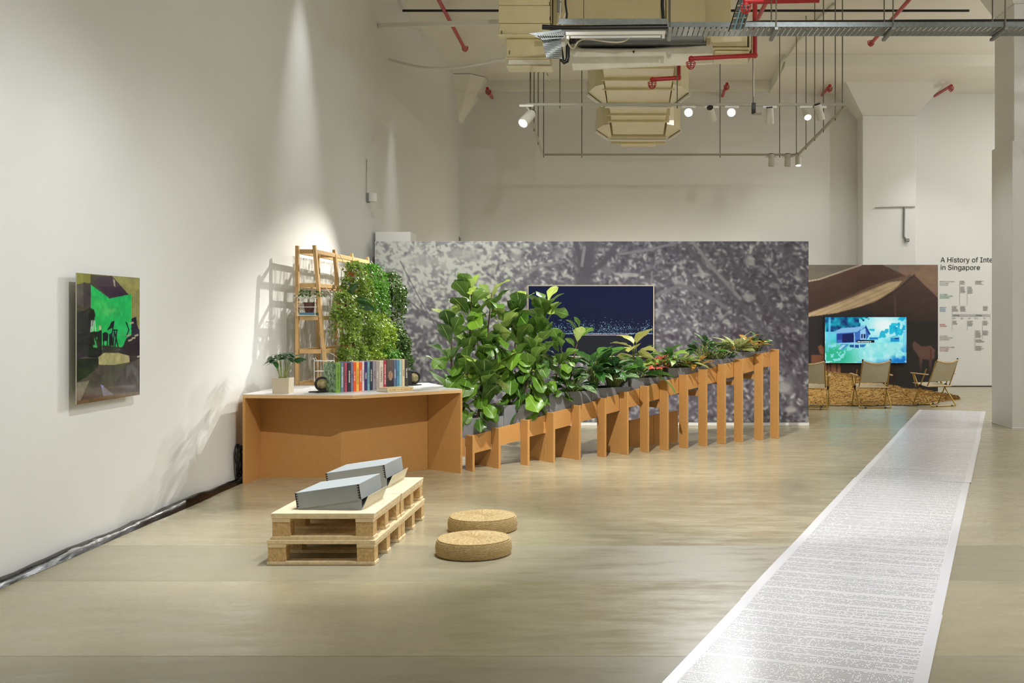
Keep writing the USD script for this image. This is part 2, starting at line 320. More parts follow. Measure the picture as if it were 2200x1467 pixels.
# ---------------------------------------------------------------- the angled reception counter
TOPZ = .765
def counter():
    A, B, C = np.array([-3.37, 9.13]), np.array([-2.40, 9.03]), np.array([-1.60, 9.78])
    Ab, Bb, Cb = np.array([-3.38, 10.42]), np.array([-2.85, 10.42]), np.array([-2.10, 10.75])
    Pa, Pb, Pc = np.array([-3.37, 9.50]), np.array([-2.63, 9.49]), np.array([-1.95, 10.03])
    t = thing("reception_counter", "angled brown fibreboard counter with a white top, books and a plant standing on it", "counter", (-2.6, 9.6, 0))
    def two(z0, z1):
        m = M(); m.prism([A, B, Bb, Ab], z0, z1); m.prism([B, C, Cb, Bb], z0, z1); return m
    part(t, "worktop", two(TOPZ - .032, TOPZ - .003), "mdf_edge")
    part(t, "laminate_surface", two(TOPZ - .003, TOPZ), "laminate", label="white laminate surface of the worktop")
    def panel(p, q, th, z0=0., z1=TOPZ - .032):
        d = (q - p) / np.linalg.norm(q - p); n = np.array([-d[1], d[0]]) * th
        return M().prism([p, q, q + n, p + n], z0, z1)
    part(t, "side_panel", panel(A + (0.0, 0.002), Pa + (0.0, .02), -.022), "mdf")
    part(t, "side_panel", panel(C + (-.002, .002), Pc + (.002, .0), .022), "mdf")
    part(t, "back_panel", panel(Pa + (.0, 0), Pb, .018), "mdf")
    part(t, "back_panel", panel(Pb, Pc, .018), "mdf")
    part(t, "rear_leg", M().span((-3.3, 10.2, 0), (-3.1, 10.24, TOPZ - .032)), "mdf")
    part(t, "rear_leg", panel(np.array([-2.3, 10.5]), np.array([-2.16, 10.58]), .03), "mdf")
    f = M()
    for px, py, z in ((749, 857, 0), (850, 852, 0), (905, 850, 0)):
        pass
counter()

# ---------------------------------------------------------------- the stepped planter stand: fins, sloped rails, cross boards
P0, P1 = np.array([-1.575, 9.83]), np.array([1.655, 12.58])            # foot of the first and the last fin
U = (P1 - P0) / np.linalg.norm(P1 - P0); N = np.array([-U[1], U[0]])   # along the row, and away from the viewer
LEN = np.linalg.norm(P1 - P0); NF = 15
def row(s, d, z): p = P0 + U * s + N * d; return np.array([p[0], p[1], z])
foot_px = [1020, 1076, 1138, 1193, 1248, 1303, 1351, 1395, 1437, 1479, 1520, 1560, 1597, 1640, 1674]
fins = []
for x in foot_px:                                                      # where along the row each measured fin stands
    r = (x - CX) / F; fins.append((r * P0[1] - P0[0]) / (U[0] - r * U[1]))
def fin_h(s): return .312 + (1.045 - .312) * s / LEN
def stand():
    t = thing("planter_stand", "long stepped brown fibreboard stand of upright fins and sloping rails carrying the grey planters", "plant stand", (*P0, 0))
    R = np.stack([np.r_[U, 0], np.r_[N, 0], [0, 0, 1]], 1)
    def board(s0, s1, d0, d1, z0, z1, name, m="mdf"):
        c = row((s0 + s1) / 2, (d0 + d1) / 2, (z0 + z1) / 2)
        part(t, name, M().box(c, (s1 - s0, d1 - d0, z1 - z0), R, .0015), m)
    for k, s in enumerate(fins):
        board(s - .024, s, 0, .125, 0, fin_h(s), "fin")
    for k in (1, 3, 4, 6):
        board(fins[k] - .0235, fins[k] - .0005, .1265, .4985, 0, fin_h(fins[k]) - .215, "cross_board")
    for k in (8, 10, 12, 13):
        board(fins[k] - .0235, fins[k] - .0005, .146, .4745, fin_h(fins[k]) - .30, fin_h(fins[k]) - .225, "bracket")
    for a, b in ((2.38, 2.73), (2.735, 3.1)):
        part(t, "back_board", M().hull([row(s, d, z) for s in (a, b) for d in (.5, .518) for z in (0, .29 + .1 * (s - 2.38))]), "mdf")
    for d0, nm, hh in ((.127, "rail", .172), (.476, "rear_rail", .172)):
        a, b = fins[0] - .06, fins[-1]
        for q, (sa, sb) in enumerate(zip([a] + fins, fins + [None])):
            if sb is None: break
            if sb - sa < .03: continue
            ga = fin_h(sa) - .018; gb = fin_h(sb) - .03
            v = [row(s, d, z) for s, g in ((sa + .0005, ga), (sb - .0245, gb)) for d in (d0, d0 + .018) for z in (g - hh, g)]
            part(t, nm, M().hull(v), "mdf")
stand()

# ---------------------------------------------------------------- eight grey fibre planters stepping up on the stand
PL = LEN / 8 - .004
tops = [.475, .575, .672, .692, .776, .868, .948, 1.022]
looks = ["lowest grey planter, next to the end of the counter", "second grey planter from the counter", "third grey planter from the counter", "fourth grey planter from the counter",
         "fourth grey planter from the high end of the stand", "third grey planter from the high end of the stand", "second grey planter from the high end of the stand", "highest grey planter, at the far end of the stand"]
def planter_s(k): return (k - .02) * LEN / 8 + .0
for k in range(8):
    s0 = -.02 + k * LEN / 8 + .003; s1 = s0 + PL; zt = tops[k]; zb = zt - .26
    hb = fin_h(s0) - .2
    t = thing("planter", looks[k], "planter", row((s0 + s1) / 2, .31, zb))
    R = np.stack([np.r_[U, 0], np.r_[N, 0], [0, 0, 1]], 1)
    d0, d1, th = .150, .470, .012; m = M()
    for a0, a1, b0, b1 in ((s0, s1, d0, d0 + th), (s0, s1, d1 - th, d1), (s0, s0 + th, d0 + th, d1 - th), (s1 - th, s1, d0 + th, d1 - th)):
        m.box(row((a0 + a1) / 2, (b0 + b1) / 2, (zb + zt) / 2), (a1 - a0, b1 - b0, zt - zb), R, .002)
    m.box(row((s0 + s1) / 2, (d0 + d1) / 2, zb + .006), (s1 - s0 - .03, d1 - d0 - .03, .012), R)
    part(t, "tub", m, "fibre_planter")
    n = 9; V = []; 
    for i in range(n):
        for j in range(n):
            p = row(s0 + .014 + (s1 - s0 - .028) * i / (n - 1), d0 + .014 + (d1 - d0 - .028) * j / (n - 1), 0)
            V.append((p[0], p[1], zt - .045 + .02 * meshkit.noise(np.array([i * 1.3, j * 1.7, k * 3.]), 2)))
    part(t, "soil", M().add(V, [(i * n + j, (i + 1) * n + j, (i + 1) * n + j + 1, i * n + j + 1) for i in range(n - 1) for j in range(n - 1)]), "soil", True)

# ---------------------------------------------------------------- leaves
def leaf_mat(name, dark, light, rough=.35, vein=None, spots=None, back=1.25, trans=.22, bumps=0.25):
    n = {"o": ("object_info", {}), "g": ("geometry", {}), "r": ("rgb_ramp", {"ramp": [(0, dark), (.65, sc(np.add(dark, light), .5)), (1, light)]}),
         "uv": ("attribute", {"attribute": "leafuv"}), "s": ("separate_xyz", {}),
         "w": ("math", {"math_type": "absolute"}), "p": ("principled_bsdf", {"roughness": rough, "coat_weight": .12}), "t": ("translucent_bsdf", {}), "x": ("mix_closure", {"fac": trans}),
         "mv": ("map_range", {"from_min": .02, "from_max": .075, "to_min": 1., "to_max": 0., "clamp": True}),
         "wx": ("math", {"math_type": "multiply_add", "value2": -.55}), "wv": ("math", {"math_type": "multiply", "value2": 46.}), "ws": ("math", {"math_type": "sine"}),
         "wr": ("map_range", {"from_min": .75, "from_max": 1., "to_min": 0., "to_max": .3, "clamp": True}), "vm": ("math", {"math_type": "maximum"}),
         "m": ("mix_color", {"blend_type": "mix"}), "bk": ("mix_color", {"blend_type": "mix"}), "bc": ("hsv", {"value": back, "saturation": .85}),
         "b": ("bump", {"strength": bumps, "distance": .004}), "vc": ("color", {"value": vein or sc(light, 1.35)})}
    L = [("o.random", "r.fac"), ("uv.vector", "s.vector"), ("s.x", "w.value1"), ("w.value", "mv.value"), ("w.value", "wx.value1"), ("s.y", "wx.value3"), ("wx.value", "wv.value1"), ("wv.value", "ws.value1"),
         ("ws.value", "wr.value"), ("mv.result", "vm.value1"), ("wr.result", "vm.value2"), ("vm.value", "m.fac"), ("r.color", "m.a"), ("vc.color", "m.b"),
         ("vm.value", "b.height"), ("b.normal", "p.normal"), ("g.backfacing", "bk.fac"), ("m.result", "bk.a"), ("m.result", "bc.color"), ("bc.color", "bk.b"), ("bk.result", "p.base_color"), ("bk.result", "t.color"),
         ("p.BSDF", "x.closure1"), ("t.BSDF", "x.closure2")]
    if spots:
        n["no"] = ("noise_texture", {"scale": spots[1], "detail": 3.}); n["sr"] = ("rgb_ramp", {"ramp": [(spots[2], (0, 0, 0)), (spots[2] + .06, (1, 1, 1))]}); n["sm"] = ("mix_color", {"b": spots[0]})
        L = [l for l in L if l != ("r.color", "m.a")] + [("uv.vector", "no.vector"), ("no.fac", "sr.fac"), ("sr.color", "sm.fac"), ("r.color", "sm.a"), ("sm.result", "m.a")]
    return mat(name, n, L, "x.closure")
leaf_mat("fig_leaf", S(44, 84, 24), S(112, 156, 42), .33, S(150, 186, 92))
leaf_mat("fig_young", S(140, 178, 58), S(196, 214, 110), .3, S(214, 226, 150), trans=.3)
leaf_mat("dark_leaf", S(22, 58, 28), S(54, 104, 42), .3, S(70, 120, 60))
leaf_mat("mid_leaf", S(40, 96, 34), S(92, 146, 52), .32, S(120, 170, 90))
leaf_mat("silver_leaf", S(44, 92, 50), S(90, 136, 80), .34, S(170, 196, 150), spots=(S(176, 200, 156), 7., .5))
leaf_mat("lime_leaf", S(120, 162, 60), S(168, 196, 96), .34, S(206, 220, 150))
leaf_mat("yellow_leaf", S(176, 180, 80), S(206, 204, 110), .4, S(226, 224, 160))
leaf_mat("cream_leaf", S(150, 170, 84), S(226, 224, 158), .36, S(120, 150, 70), spots=(S(84, 124, 50), 6., .52))
leaf_mat("spotted_leaf", S(150, 170, 90), S(196, 200, 130), .36, S(216, 150, 120), spots=(S(66, 104, 44), 9., .52))
leaf_mat("croton_leaf", S(190, 120, 30), S(226, 176, 66), .32, S(236, 206, 110), spots=(S(150, 90, 30), 6., .55))
leaf_mat("red_leaf", S(190, 50, 46), S(226, 100, 86), .4, S(240, 150, 130))
leaf_mat("bronze_leaf", S(66, 36, 30), S(110, 66, 44), .32, S(150, 90, 70))
def blade(L, W, kind="oval", bend=.3, fold=.25, wave=0., nu=5, nv=9, seed=0):
    """A leaf from its stalk at the origin along +x, face up: points and its own coordinates (across -1..1, along 0..1)."""
    v = np.linspace(0, 1, nv)[:, None]; u = np.linspace(-1, 1, nu)[None]
    if kind == "fiddle": w = np.sin(np.pi * np.clip(v, 0, 1) ** 1.35) ** .75 * (.62 + .5 * v) * (1 - .16 * np.exp(-((v - .42) / .13) ** 2))
    elif kind == "lance": w = np.sin(np.pi * v ** .8) ** .9
    elif kind == "strap": w = np.sin(np.pi * np.clip(v * .93 + .05, 0, 1)) ** .45
    else: w = np.sin(np.pi * v ** .85) ** .75
    w = w * W / 2; th = bend * v
    x = np.where(bend == 0, v * L, L * np.sin(bend * v) / max(abs(bend), 1e-6)) if bend else v * L
    z = -L * (1 - np.cos(bend * v)) / bend if bend else v * 0
    X = x + 0 * u; Yv = u * w * math.cos(fold); Z = z + np.abs(u) * w * math.sin(fold) + wave * W * np.sin(v * 13 + seed + 2 * u) * np.abs(u)
    P = np.stack([X, Yv, Z + 0 * u], -1).reshape(-1, 3); UV = np.stack([u + 0 * v, v + 0 * u, 0 * u + 0 * v + seed * 3.7], -1).reshape(-1, 3)
    i, j = np.meshgrid(np.arange(nv - 1), np.arange(nu - 1), indexing="ij"); a = i * nu + j
    return P, np.stack([a, a + nu, a + nu + 1, a + 1], -1).reshape(-1, 4), UV
def leafpart(parent, P, q, UV, material, name="leaf", kind=None):
    pr = part(parent, name, (P, q), material, True, kind=kind)
    UsdGeom.PrimvarsAPI(pr).CreatePrimvar("leafuv", Sdf.ValueTypeNames.Float3Array, "vertex").Set(Vt.Vec3fArray.FromNumpy(UV.astype(np.float32)))
    return pr
def frame(d, roll=0.):                          # x along d, z as near up as can be
    x = np.asarray(d, float) / np.linalg.norm(d); y = np.cross([0, 0, 1.], x); ny = np.linalg.norm(y)
    y = y / ny if ny > 1e-4 else np.array([0, 1., 0]); z = np.cross(x, y)
    c, s_ = math.cos(roll), math.sin(roll); return np.stack([x, c * y + s_ * z, -s_ * y + c * z], 1)
def set_leaf(parent, p, d, L, W, material, roll=0., **k):
    P, q, UV = blade(L, W, **k); leafpart(parent, P @ frame(d, roll).T + np.asarray(p), q, UV, material)
def stem_part(parent, pts, r, material="stalk", name="stem"): part(parent, name, M().tube(pts, r, 6), material, True)

def fiddle_fig(label, stems, size, seed, young=4, group=None):
    """stems: (foot, tip, number of leaves)."""
    rng = np.random.default_rng(seed); b = np.array(stems[0][0], float)
    t = thing("fiddle_leaf_fig", label, "plant", b, group=group)
    for (p0, p1, n) in stems:
        p0, p1 = np.array(p0, float), np.array(p1, float); mid = (p0 + p1) / 2 + rng.normal(0, .02, 3)
        tt = np.linspace(0, 1, 8)[:, None]; path = (1 - tt) ** 2 * p0 + 2 * tt * (1 - tt) * mid + tt ** 2 * p1
        stem_part(t, path, np.linspace(.011, .006, 8), "bark")
        for k in range(n):
            f = (k + .6) / n; f = .04 + .96 * f ** .8; a = k * 2.4 + seed + rng.normal(0, .35)
            pos = path[0] * 0 + np.array([np.interp(f, tt[:, 0], path[:, c]) for c in range(3)])
            if rng.random() < .45: a = rng.uniform(-2.9, -.3)                       # many turn to the lamps in front
            up = (1.5 if rng.random() < .35 + .5 * f else -.9) * rng.uniform(.5, 1.1) + .5 * (f > .9)
            d = np.array([math.cos(a), math.sin(a), up]); d /= np.linalg.norm(d)
            L = size * rng.uniform(.75, 1.15) * (1 - .25 * (f > .93)); pet = .035
            m = "fig_young" if k >= n - young or rng.random() < .04 else "fig_leaf"
            q = pos + d * pet
            set_leaf(t, q, d + (0, 0, .12), L, L * rng.uniform(.62, .74), m, rng.normal(0, .35), kind="fiddle", bend=rng.uniform(.2, .8), fold=rng.uniform(.08, .3), wave=.05, nu=9, nv=15, seed=int(rng.integers(99)))
    return t
def soilz(k): return tops[k] - .04
def pl_pt(k, fs, d, z): s = -.02 + k * LEN / 8; return row(s + fs * LEN / 8, d, z)
fiddle_fig("tallest fiddle-leaf fig with pale young top leaves, in the lowest planter beside the counter",
    [(pl_pt(0, .30, .30, soilz(0)), pl_pt(0, .50, .30, 1.73), 44), (pl_pt(0, .62, .28, soilz(0)), pl_pt(0, .88, .26, 1.66), 40), (pl_pt(0, .5, .22, soilz(0)), pl_pt(0, .60, .14, .90), 24), (pl_pt(0, .2, .40, soilz(0)), pl_pt(0, .15, .36, 1.42), 24), (pl_pt(0, .85, .36, soilz(0)), pl_pt(0, 1.15, .30, 1.36), 26)], .26, 3)
fiddle_fig("rounded dark green fiddle-leaf fig in the second planter from the counter",
    [(pl_pt(1, .30, .30, soilz(1)), pl_pt(1, .58, .30, 1.56), 38), (pl_pt(1, .72, .30, soilz(1)), pl_pt(1, 1.12, .27, 1.56), 40), (pl_pt(1, .5, .25, soilz(1)), pl_pt(1, .7, .16, 1.12), 26)], .265, 8, young=2)
fiddle_fig("sparse fiddle-leaf fig with one leaf raised before the dark screen, in the third planter",
    [(pl_pt(2, .25, .30, soilz(2)), pl_pt(2, .42, .24, 1.14), 24), (pl_pt(2, .7, .32, soilz(2)), pl_pt(2, .98, .30, 1.30), 11)], .21, 13, young=0)

def clump(name, label, k, fs, d, n, L, W, material, height, seed, kind="lance", spread=1., petiole=.5, stalkm="stalk", mixm=None, bend=(.4, 1.1), lean=(0, 0), fold=.2, zoff=0.):
    """A plant whose leaves rise from the soil on stalks and arch outwards."""
    rng = np.random.default_rng(seed); b = pl_pt(k, fs, d, soilz(k) + zoff); t = thing(name, label, "plant", b)
    for i in range(n):
        a = i * 2.4 + rng.normal(0, .3); r = math.sqrt((i + .5) / n); h = height * petiole * (1.1 - .55 * r) * rng.uniform(.8, 1.15)
        o = np.array([math.cos(a), math.sin(a), 0]); foot = b + o * .03 * rng.random() + (0, 0, -.008)
        tip = b + o * spread * .11 * r + (lean[0] * h, lean[1] * h, h)
        stem_part(t, np.linspace(foot, tip, 4) + np.array([[0, 0, 0], [0, 0, .01], [0, 0, .008], [0, 0, 0]]), .0042, stalkm, "stalk")
        up = 1.35 - 1.25 * r + rng.normal(0, .15); dd = o + (lean[0] * .4, lean[1] * .4, up)
        l = L * rng.uniform(.78, 1.15); mm = mixm[rng.integers(len(mixm))] if mixm and rng.random() < .4 else material
        set_leaf(t, tip, dd, l, W * rng.uniform(.85, 1.1) * l / L, mm, rng.normal(0, .3), kind=kind, bend=rng.uniform(*bend), fold=fold, wave=.03, nu=5, nv=8, seed=int(rng.integers(99)))
    return t
clump("aglaonema", "low dark green leafy plant spilling over the rim of the third planter", 2, .66, .24, 22, 0.190, 0.102, "dark_leaf", 0.32, 21, "oval", 1.3, mixm=["silver_leaf", "mid_leaf"])
clump("peace_lily", "dense dark green plant with pale bare stalks, left half of the fourth planter", 3, .25, .27, 36, 0.246, 0.102, "mid_leaf", 0.56, 22, "lance", 1.0, .62, mixm=["dark_leaf", "silver_leaf"])
clump("aglaonema", "silver-patterned green plant drooping over the rim, right half of the fourth planter", 3, .74, .25, 33, 0.224, 0.090, "silver_leaf", 0.44, 23, "lance", 1.15, .55, mixm=["mid_leaf", "dark_leaf"])
clump("rubber_plant", "plant with broad upright glossy leaves standing behind the silver-patterned plant before the screen", 3, .80, .40, 13, 0.246, 0.156, "mid_leaf", 0.61, 24, "oval", .7, .62, mixm=["dark_leaf"])
clump("bird_nest_fern", "broad strap-leaved green plant arching in the fifth planter", 4, .42, .28, 22, 0.381, 0.090, "mid_leaf", 0.41, 25, "strap", .9, .3, mixm=["lime_leaf", "silver_leaf"])
clump("yellow_philodendron", "plant with large folded pale yellow-green leaves at the back of the fifth planter", 4, .55, .42, 7, 0.246, 0.204, "yellow_leaf", 0.73, 26, "oval", .4, .66)
clump("bromeliad", "small plant with red bracts between the green leaves of the fifth planter", 4, .80, .18, 21, 0.112, 0.060, "red_leaf", 0.32, 27, "lance", .55, .75)
clump("chinese_evergreen", "bright lime green pointed-leaf plant in the left half of the sixth planter", 5, .25, .28, 30, 0.246, 0.084, "lime_leaf", 0.41, 28, "lance", .85, .45, mixm=["mid_leaf"])
clump("variegated_dieffenbachia", "cream-variegated leafy plant in the middle of the sixth planter", 5, .64, .30, 27, 0.190, 0.060, "cream_leaf", 0.33, 29, "lance", 1.2, .45, mixm=["mid_leaf", "bronze_leaf"])
clump("croton", "orange and yellow croton hanging over the end of the sixth planter", 5, .95, .24, 16, 0.190, 0.072, "croton_leaf", 0.24, 30, "lance", 1.1, .45)
clump("umbrella_plant", "dark green bushy plant filling the seventh planter", 6, .30, .28, 42, 0.146, 0.066, "dark_leaf", 0.37, 31, "oval", 1.5, .6, mixm=["mid_leaf"])
clump("spider_plant", "cream-striped plant with narrow leaves at the right of the seventh planter", 6, .70, .28, 30, 0.179, 0.041, "cream_leaf", 0.32, 32, "lance", 1.2, .5, mixm=["dark_leaf", "dark_leaf"])
clump("pink_aglaonema", "pale spotted fan of leaves with pink veins in the highest planter", 7, .22, .28, 25, 0.235, 0.102, "spotted_leaf", 0.34, 33, "oval", .8, .35, bend=(.1, .5))
clump("croton", "orange-leaved croton in the middle of the highest planter", 7, .62, .28, 16, 0.190, 0.072, "croton_leaf", 0.32, 34, "lance", 1.0, .5)
clump("umbrella_plant", "small dark green plant at the right end of the highest planter", 7, .88, .28, 27, 0.112, 0.060, "dark_leaf", 0.34, 35, "oval", 1.1, .6, mixm=["mid_leaf"])
# ---------------------------------------------------------------- the oak plant trellis by the left wall
TX = -3.155; PY = [10.45, 11.13, 11.80, 12.50]
RUNG = [2.065, 1.735, 1.415, 1.09, .765, .44, .12]
def fx(z): return TX + .19 * (2.12 - z) / 2.12          # the front frame leans towards the room
def trellis():
    t = thing("trellis", "tall oak trellis rack hung with trailing plants behind the counter", "trellis", (-3.2, 11.4, 0))
    bx = -3.322
    posts = {}
    for y in PY:
        posts[(False, y)] = part(t, "front_post", M().bar((fx(0), y, 0), (fx(2.125), y, 2.125), .045, .03, (1, 0, 0)), "oak")
        posts[(True, y)] = part(t, "rear_post", M().bar((bx, y, 0), (bx, y, 2.12), .045, .03, (1, 0, 0)), "oak")
    for z in RUNG:
        for y0, y1 in zip(PY, PY[1:]):
            part(t, "front_rail", M().bar((fx(z), y0 + .023, z), (fx(z), y1 - .023, z), .022, .042), "oak")
            part(t, "rear_rail", M().bar((bx, y0 + .023, z), (bx, y1 - .023, z), .022, .042), "oak")
        for y in (PY[0], PY[1], PY[3]):
            part(t, "end_rung", M().bar((bx + .023, y, z), (fx(z) - .023, y, z), .022, .042), "oak")
        for x in (bx, fx(z)):
            part(posts[(x < -3.3, PY[0])], "screw_head", M().lathe([(0, .0), (.004, 0), (.004, .002), (0, .002)], (x, PY[0] - .0225, z), 8, Rx(math.pi / 2)), "steel")
trellis()
mat("clear_film", {"t": ("transparent_bsdf", {"color": (.96, .96, .95)}), "d": ("principled_bsdf", {"base_color": S(206, 204, 196), "roughness": .22}), "c": ("texture_coordinate", {}), "m": ("mapping", {"scale": (4, 5, 1.1)}),
    "n": ("noise_texture", {"scale": 4., "detail": 5., "distortion": .8}), "r": ("rgb_ramp", {"ramp": [(.4, (.16, .16, .16)), (.62, (.75, .75, .75))]}), "x": ("mix_closure", {}),
    "b": ("bump", {"strength": .5, "distance": .02})},
    [("c.object", "m.vector"), ("m.vector", "n.vector"), ("n.fac", "r.fac"), ("r.color", "x.fac"), ("t.BSDF", "x.closure1"), ("d.BSDF", "x.closure2"), ("n.fac", "b.height"), ("b.normal", "d.normal")], "x.closure")
def film():
    n, k = 40, 26; V = []
    for i in range(n):
        for j in range(k):
            y = 10.43 + 2.1 * i / (n - 1); z = .1 + 1.92 * j / (k - 1)
            V.append((-3.362 + .016 * (meshkit.fbm(np.array([y * 2.5, z * 1.2, 0]), 3, 9) - .5), y, z))
    solo("plastic_sheet", M().add(V, [(i * k + j, (i + 1) * k + j, (i + 1) * k + j + 1, i * k + j + 1) for i in range(n - 1) for j in range(k - 1)]), "clear_film", "creased clear plastic sheet hung behind the oak trellis", "plastic sheet", smooth=True)
film()
# --- wire baskets, pots and trailing ivy
def ivy_mat(name, cols):
    return mat(name, {"g": ("geometry", {}), "r": ("rgb_ramp", {"ramp": cols}), "p": ("principled_bsdf", {"roughness": .42}), "t": ("translucent_bsdf", {}), "x": ("mix_closure", {"fac": .22})},
        [("g.random_per_island", "r.fac"), ("r.color", "p.base_color"), ("r.color", "t.color"), ("p.BSDF", "x.closure1"), ("t.BSDF", "x.closure2")], "x.closure")
ivy_mat("ivy_variegated", [(0, S(128, 156, 62)), (.25, S(172, 190, 96)), (.45, S(236, 234, 176)), (.85, S(250, 248, 218)), (1, S(150, 174, 80))])
ivy_mat("ivy_bright", [(0, S(84, 140, 40)), (.4, S(124, 180, 58)), (.8, S(168, 206, 84)), (1, S(204, 224, 120))])
ivy_mat("ivy_dark", [(0, S(64, 96, 36)), (.5, S(108, 142, 56)), (.85, S(154, 180, 84)), (1, S(206, 216, 146))])
ivy_mat("ivy_yellow", [(0, S(146, 172, 58)), (.5, S(196, 208, 92)), (.85, S(236, 232, 146)), (1, S(116, 152, 52))])
IVYLEAF = np.array([(0, 0, 0), (.35, -.42, .04), (.62, -.30, .03), (1, 0, -.1), (.62, .30, .03), (.35, .42, .04), (.45, 0, -.03)]); IVYF = np.array([(0, 1, 6), (1, 2, 6), (2, 3, 6), (3, 4, 6), (4, 5, 6), (5, 0, 6)])
def ivy(m, origin, n, drop, width, out, size, rng):
    """Vines that rise from the pot, fall over its rim and hang: leaf shapes along each."""
    vines = M()
    for q in range(n):
        a = rng.uniform(-math.pi * .62, math.pi * .62); r = out * rng.uniform(.55, 1.15); d = drop * rng.uniform(.45, 1.1)
        s = np.linspace(0, 1, 22)
        hx = r * np.sin(np.clip(s * 2.2, 0, 1) * math.pi / 2) * math.cos(a * .8); hy = width * math.sin(a) * np.sin(np.clip(s * 1.8, 0, 1) * math.pi / 2)
        z = .09 * np.sin(np.clip(s * 3, 0, 1) * math.pi) - d * np.clip(s - .16, 0, 1) ** 1.1
        path = np.stack([hx, hy, z], -1) + origin + rng.normal(0, .012, (22, 3)).cumsum(0) * .35
        vines.tube(path[::3], .0016, 3)
        for p in path[1:]:
            for _ in range(3):
                k = size * rng.uniform(.65, 1.35); dd = np.array([rng.normal(.35, .6), rng.normal(-.15, .7), rng.normal(-.25, .55)])
                m.add((IVYLEAF * (k, k, k)) @ frame(dd, rng.normal(0, .8)).T + p + rng.normal(0, .014, 3), IVYF)
    return vines
def basket(name, c, w=.17, d=.14, h=.17, label=None, front=True):
    t = thing(name, label, "basket", c, group=None); c = np.asarray(c, float)
    def loop(z, ww=w, dd=d): return np.array([(-dd / 2, -ww / 2, z), (dd / 2, -ww / 2, z), (dd / 2, ww / 2, z), (-dd / 2, ww / 2, z), (-dd / 2, -ww / 2, z)]) + c
    m = M()
    for z in (0.004, h * .5, h): 
        L = loop(z)
        for a, b in zip(L, L[1:]): m.tube([a, b], .0036, 6)
    for p in loop(0)[:4]: m.tube([p, p + (0, 0, h)], .0036, 6)
    for f in np.linspace(-.5, .5, 5)[1:-1]: m.tube([c + (-d / 2, f * w, .004), c + (d / 2, f * w, .004)], .0028, 5)
    wf = part(t, "wire_frame", m, "white_wire")
    hk = M()
    for s_ in (-1, 1): hk.tube(np.array([(-d / 2, s_ * w * .3, h), (-d / 2 - .02, s_ * w * .3, h + .03), (-d / 2 - .03, s_ * w * .3, h + .01)]) + c, .003, 6)
    part(wf, "hook", hk, "white_wire")
    tr = M().span(c + (-d / 2 + .012, -w / 2 + .012, .008), c + (d / 2 - .012, w / 2 - .012, .03)); part(t, "tray", tr, "blue_plastic", label="blue tray in the bottom of the basket")
where = ["upper left", "upper middle", "upper right"]
HANG = [  # y, z of basket bottom, ivy kind, drop, out, leaf, pot, basket label, plant label
 (10.80, 1.44, "ivy_variegated", .42, .17, .030, "terracotta", "at the near end of the second row", "pale variegated ivy, nearest the leaning post at mid height"),
 (11.35, 1.76, "ivy_variegated", .50, .18, .030, "terracotta", "holding the terracotta pot at the top near the second post", "cream and green variegated ivy falling from the terracotta pot at the top"),
 (12.05, 1.78, "ivy_bright", .58, .20, .030, "terracotta", "at the top between the third and last posts", "bright green ivy hanging from the top between the third and last posts"),
 (12.68, 1.72, "ivy_dark", .62, .27, .030, "brown_pot", "at the top of the far end", "dark ivy bulging out at the top of the far end of the trellis"),
 (11.45, 1.28, "ivy_variegated", .40, .22, .030, "brown_pot", "in the middle of the trellis", "pale striped ivy in the middle of the trellis"),
 (12.10, 1.22, "ivy_yellow", .42, .24, .030, "terracotta", "in the middle near the third post", "yellow-green ivy at mid height near the third post"),
 (12.68, 1.10, "ivy_dark", .44, .28, .030, "brown_pot", "at mid height of the far end", "dark ivy at mid height of the far end, against the tree mural"),
 (10.95, 1.00, "ivy_variegated", .24, .16, .028, "terracotta", "with a rounded handle low by the leaning post", "thin-leaved pale ivy low by the leaning post"),
 (11.50, .86, "ivy_yellow", .16, .20, .032, "terracotta", "low behind the first books", "yellow ivy just above the left-hand books"),
 (12.15, .90, "ivy_bright", .2, .22, .030, "terracotta", "low behind the middle of the books", "bright green ivy just above the middle of the books"),
 (12.70, .84, "ivy_dark", .18, .25, .028, "brown_pot", "low at the far end", "small-leaved grey-green ivy above the right-hand books")]
for i, (y, z, im, drop, out, ls, pm, bl, il) in enumerate(HANG):
    x = fx(z + .17) + .02 + .07; c = np.array([x, y, z])
    basket("wire_basket", c, label=f"white wire basket {bl}")
    t = thing("ivy", il, "plant", c + (0, 0, .031))
    part(t, "pot", M().lathe([(0, 0), (.042, 0), (.058, .1), (.062, .1), (.062, .118), (.054, .118), (.052, .095), (0, .095)], c + (0, 0, .031), 20), pm, 30)
    m = M(); v = ivy(m, c + (0, 0, .13), 34, drop, .30, out, ls, np.random.default_rng(50 + i))
    part(t, "foliage", m, im, kind="stuff"); part(t, "vines", v, "stalk")
def dark_philodendron():
    b = np.array([fx(1.5) + .13, 10.98, 1.60]); t = thing("philodendron", "dark green broad-leaved plant poking out among the pale ivy at the top of the trellis", "plant", b)
    rng = np.random.default_rng(77)
    part(t, "pot", M().lathe([(0, -.12), (.045, -.12), (.06, 0), (.055, 0), (.05, -.01), (0, -.01)], b, 18), "brown_pot", 30)
    for k, (dx, dy, dz, L) in enumerate([(.5, -.6, .9, .22), (.9, -.3, .1, .24), (.9, .2, -.3, .22), (.3, -.7, .45, .2), (.7, -.5, -.7, .24), (.5, 0, -1, .22), (.2, .5, .7, .18)]):
        d = np.array([dx, dy, dz]); q = b + d / np.linalg.norm(d) * .07
        stem_part(t, np.linspace(b - (0, 0, .02), q, 3), .004, "stalk", "stalk"); set_leaf(t, q, d, L, L * .45, "dark_leaf", rng.normal(0, .5), kind="oval", bend=.5, fold=.2, seed=k)
dark_philodendron()
c = np.array([-3.21, 10.47, 1.437])
basket("wire_basket", c, .2, .17, .17, "white wire basket with a blue tray seen through the end of the trellis", False)
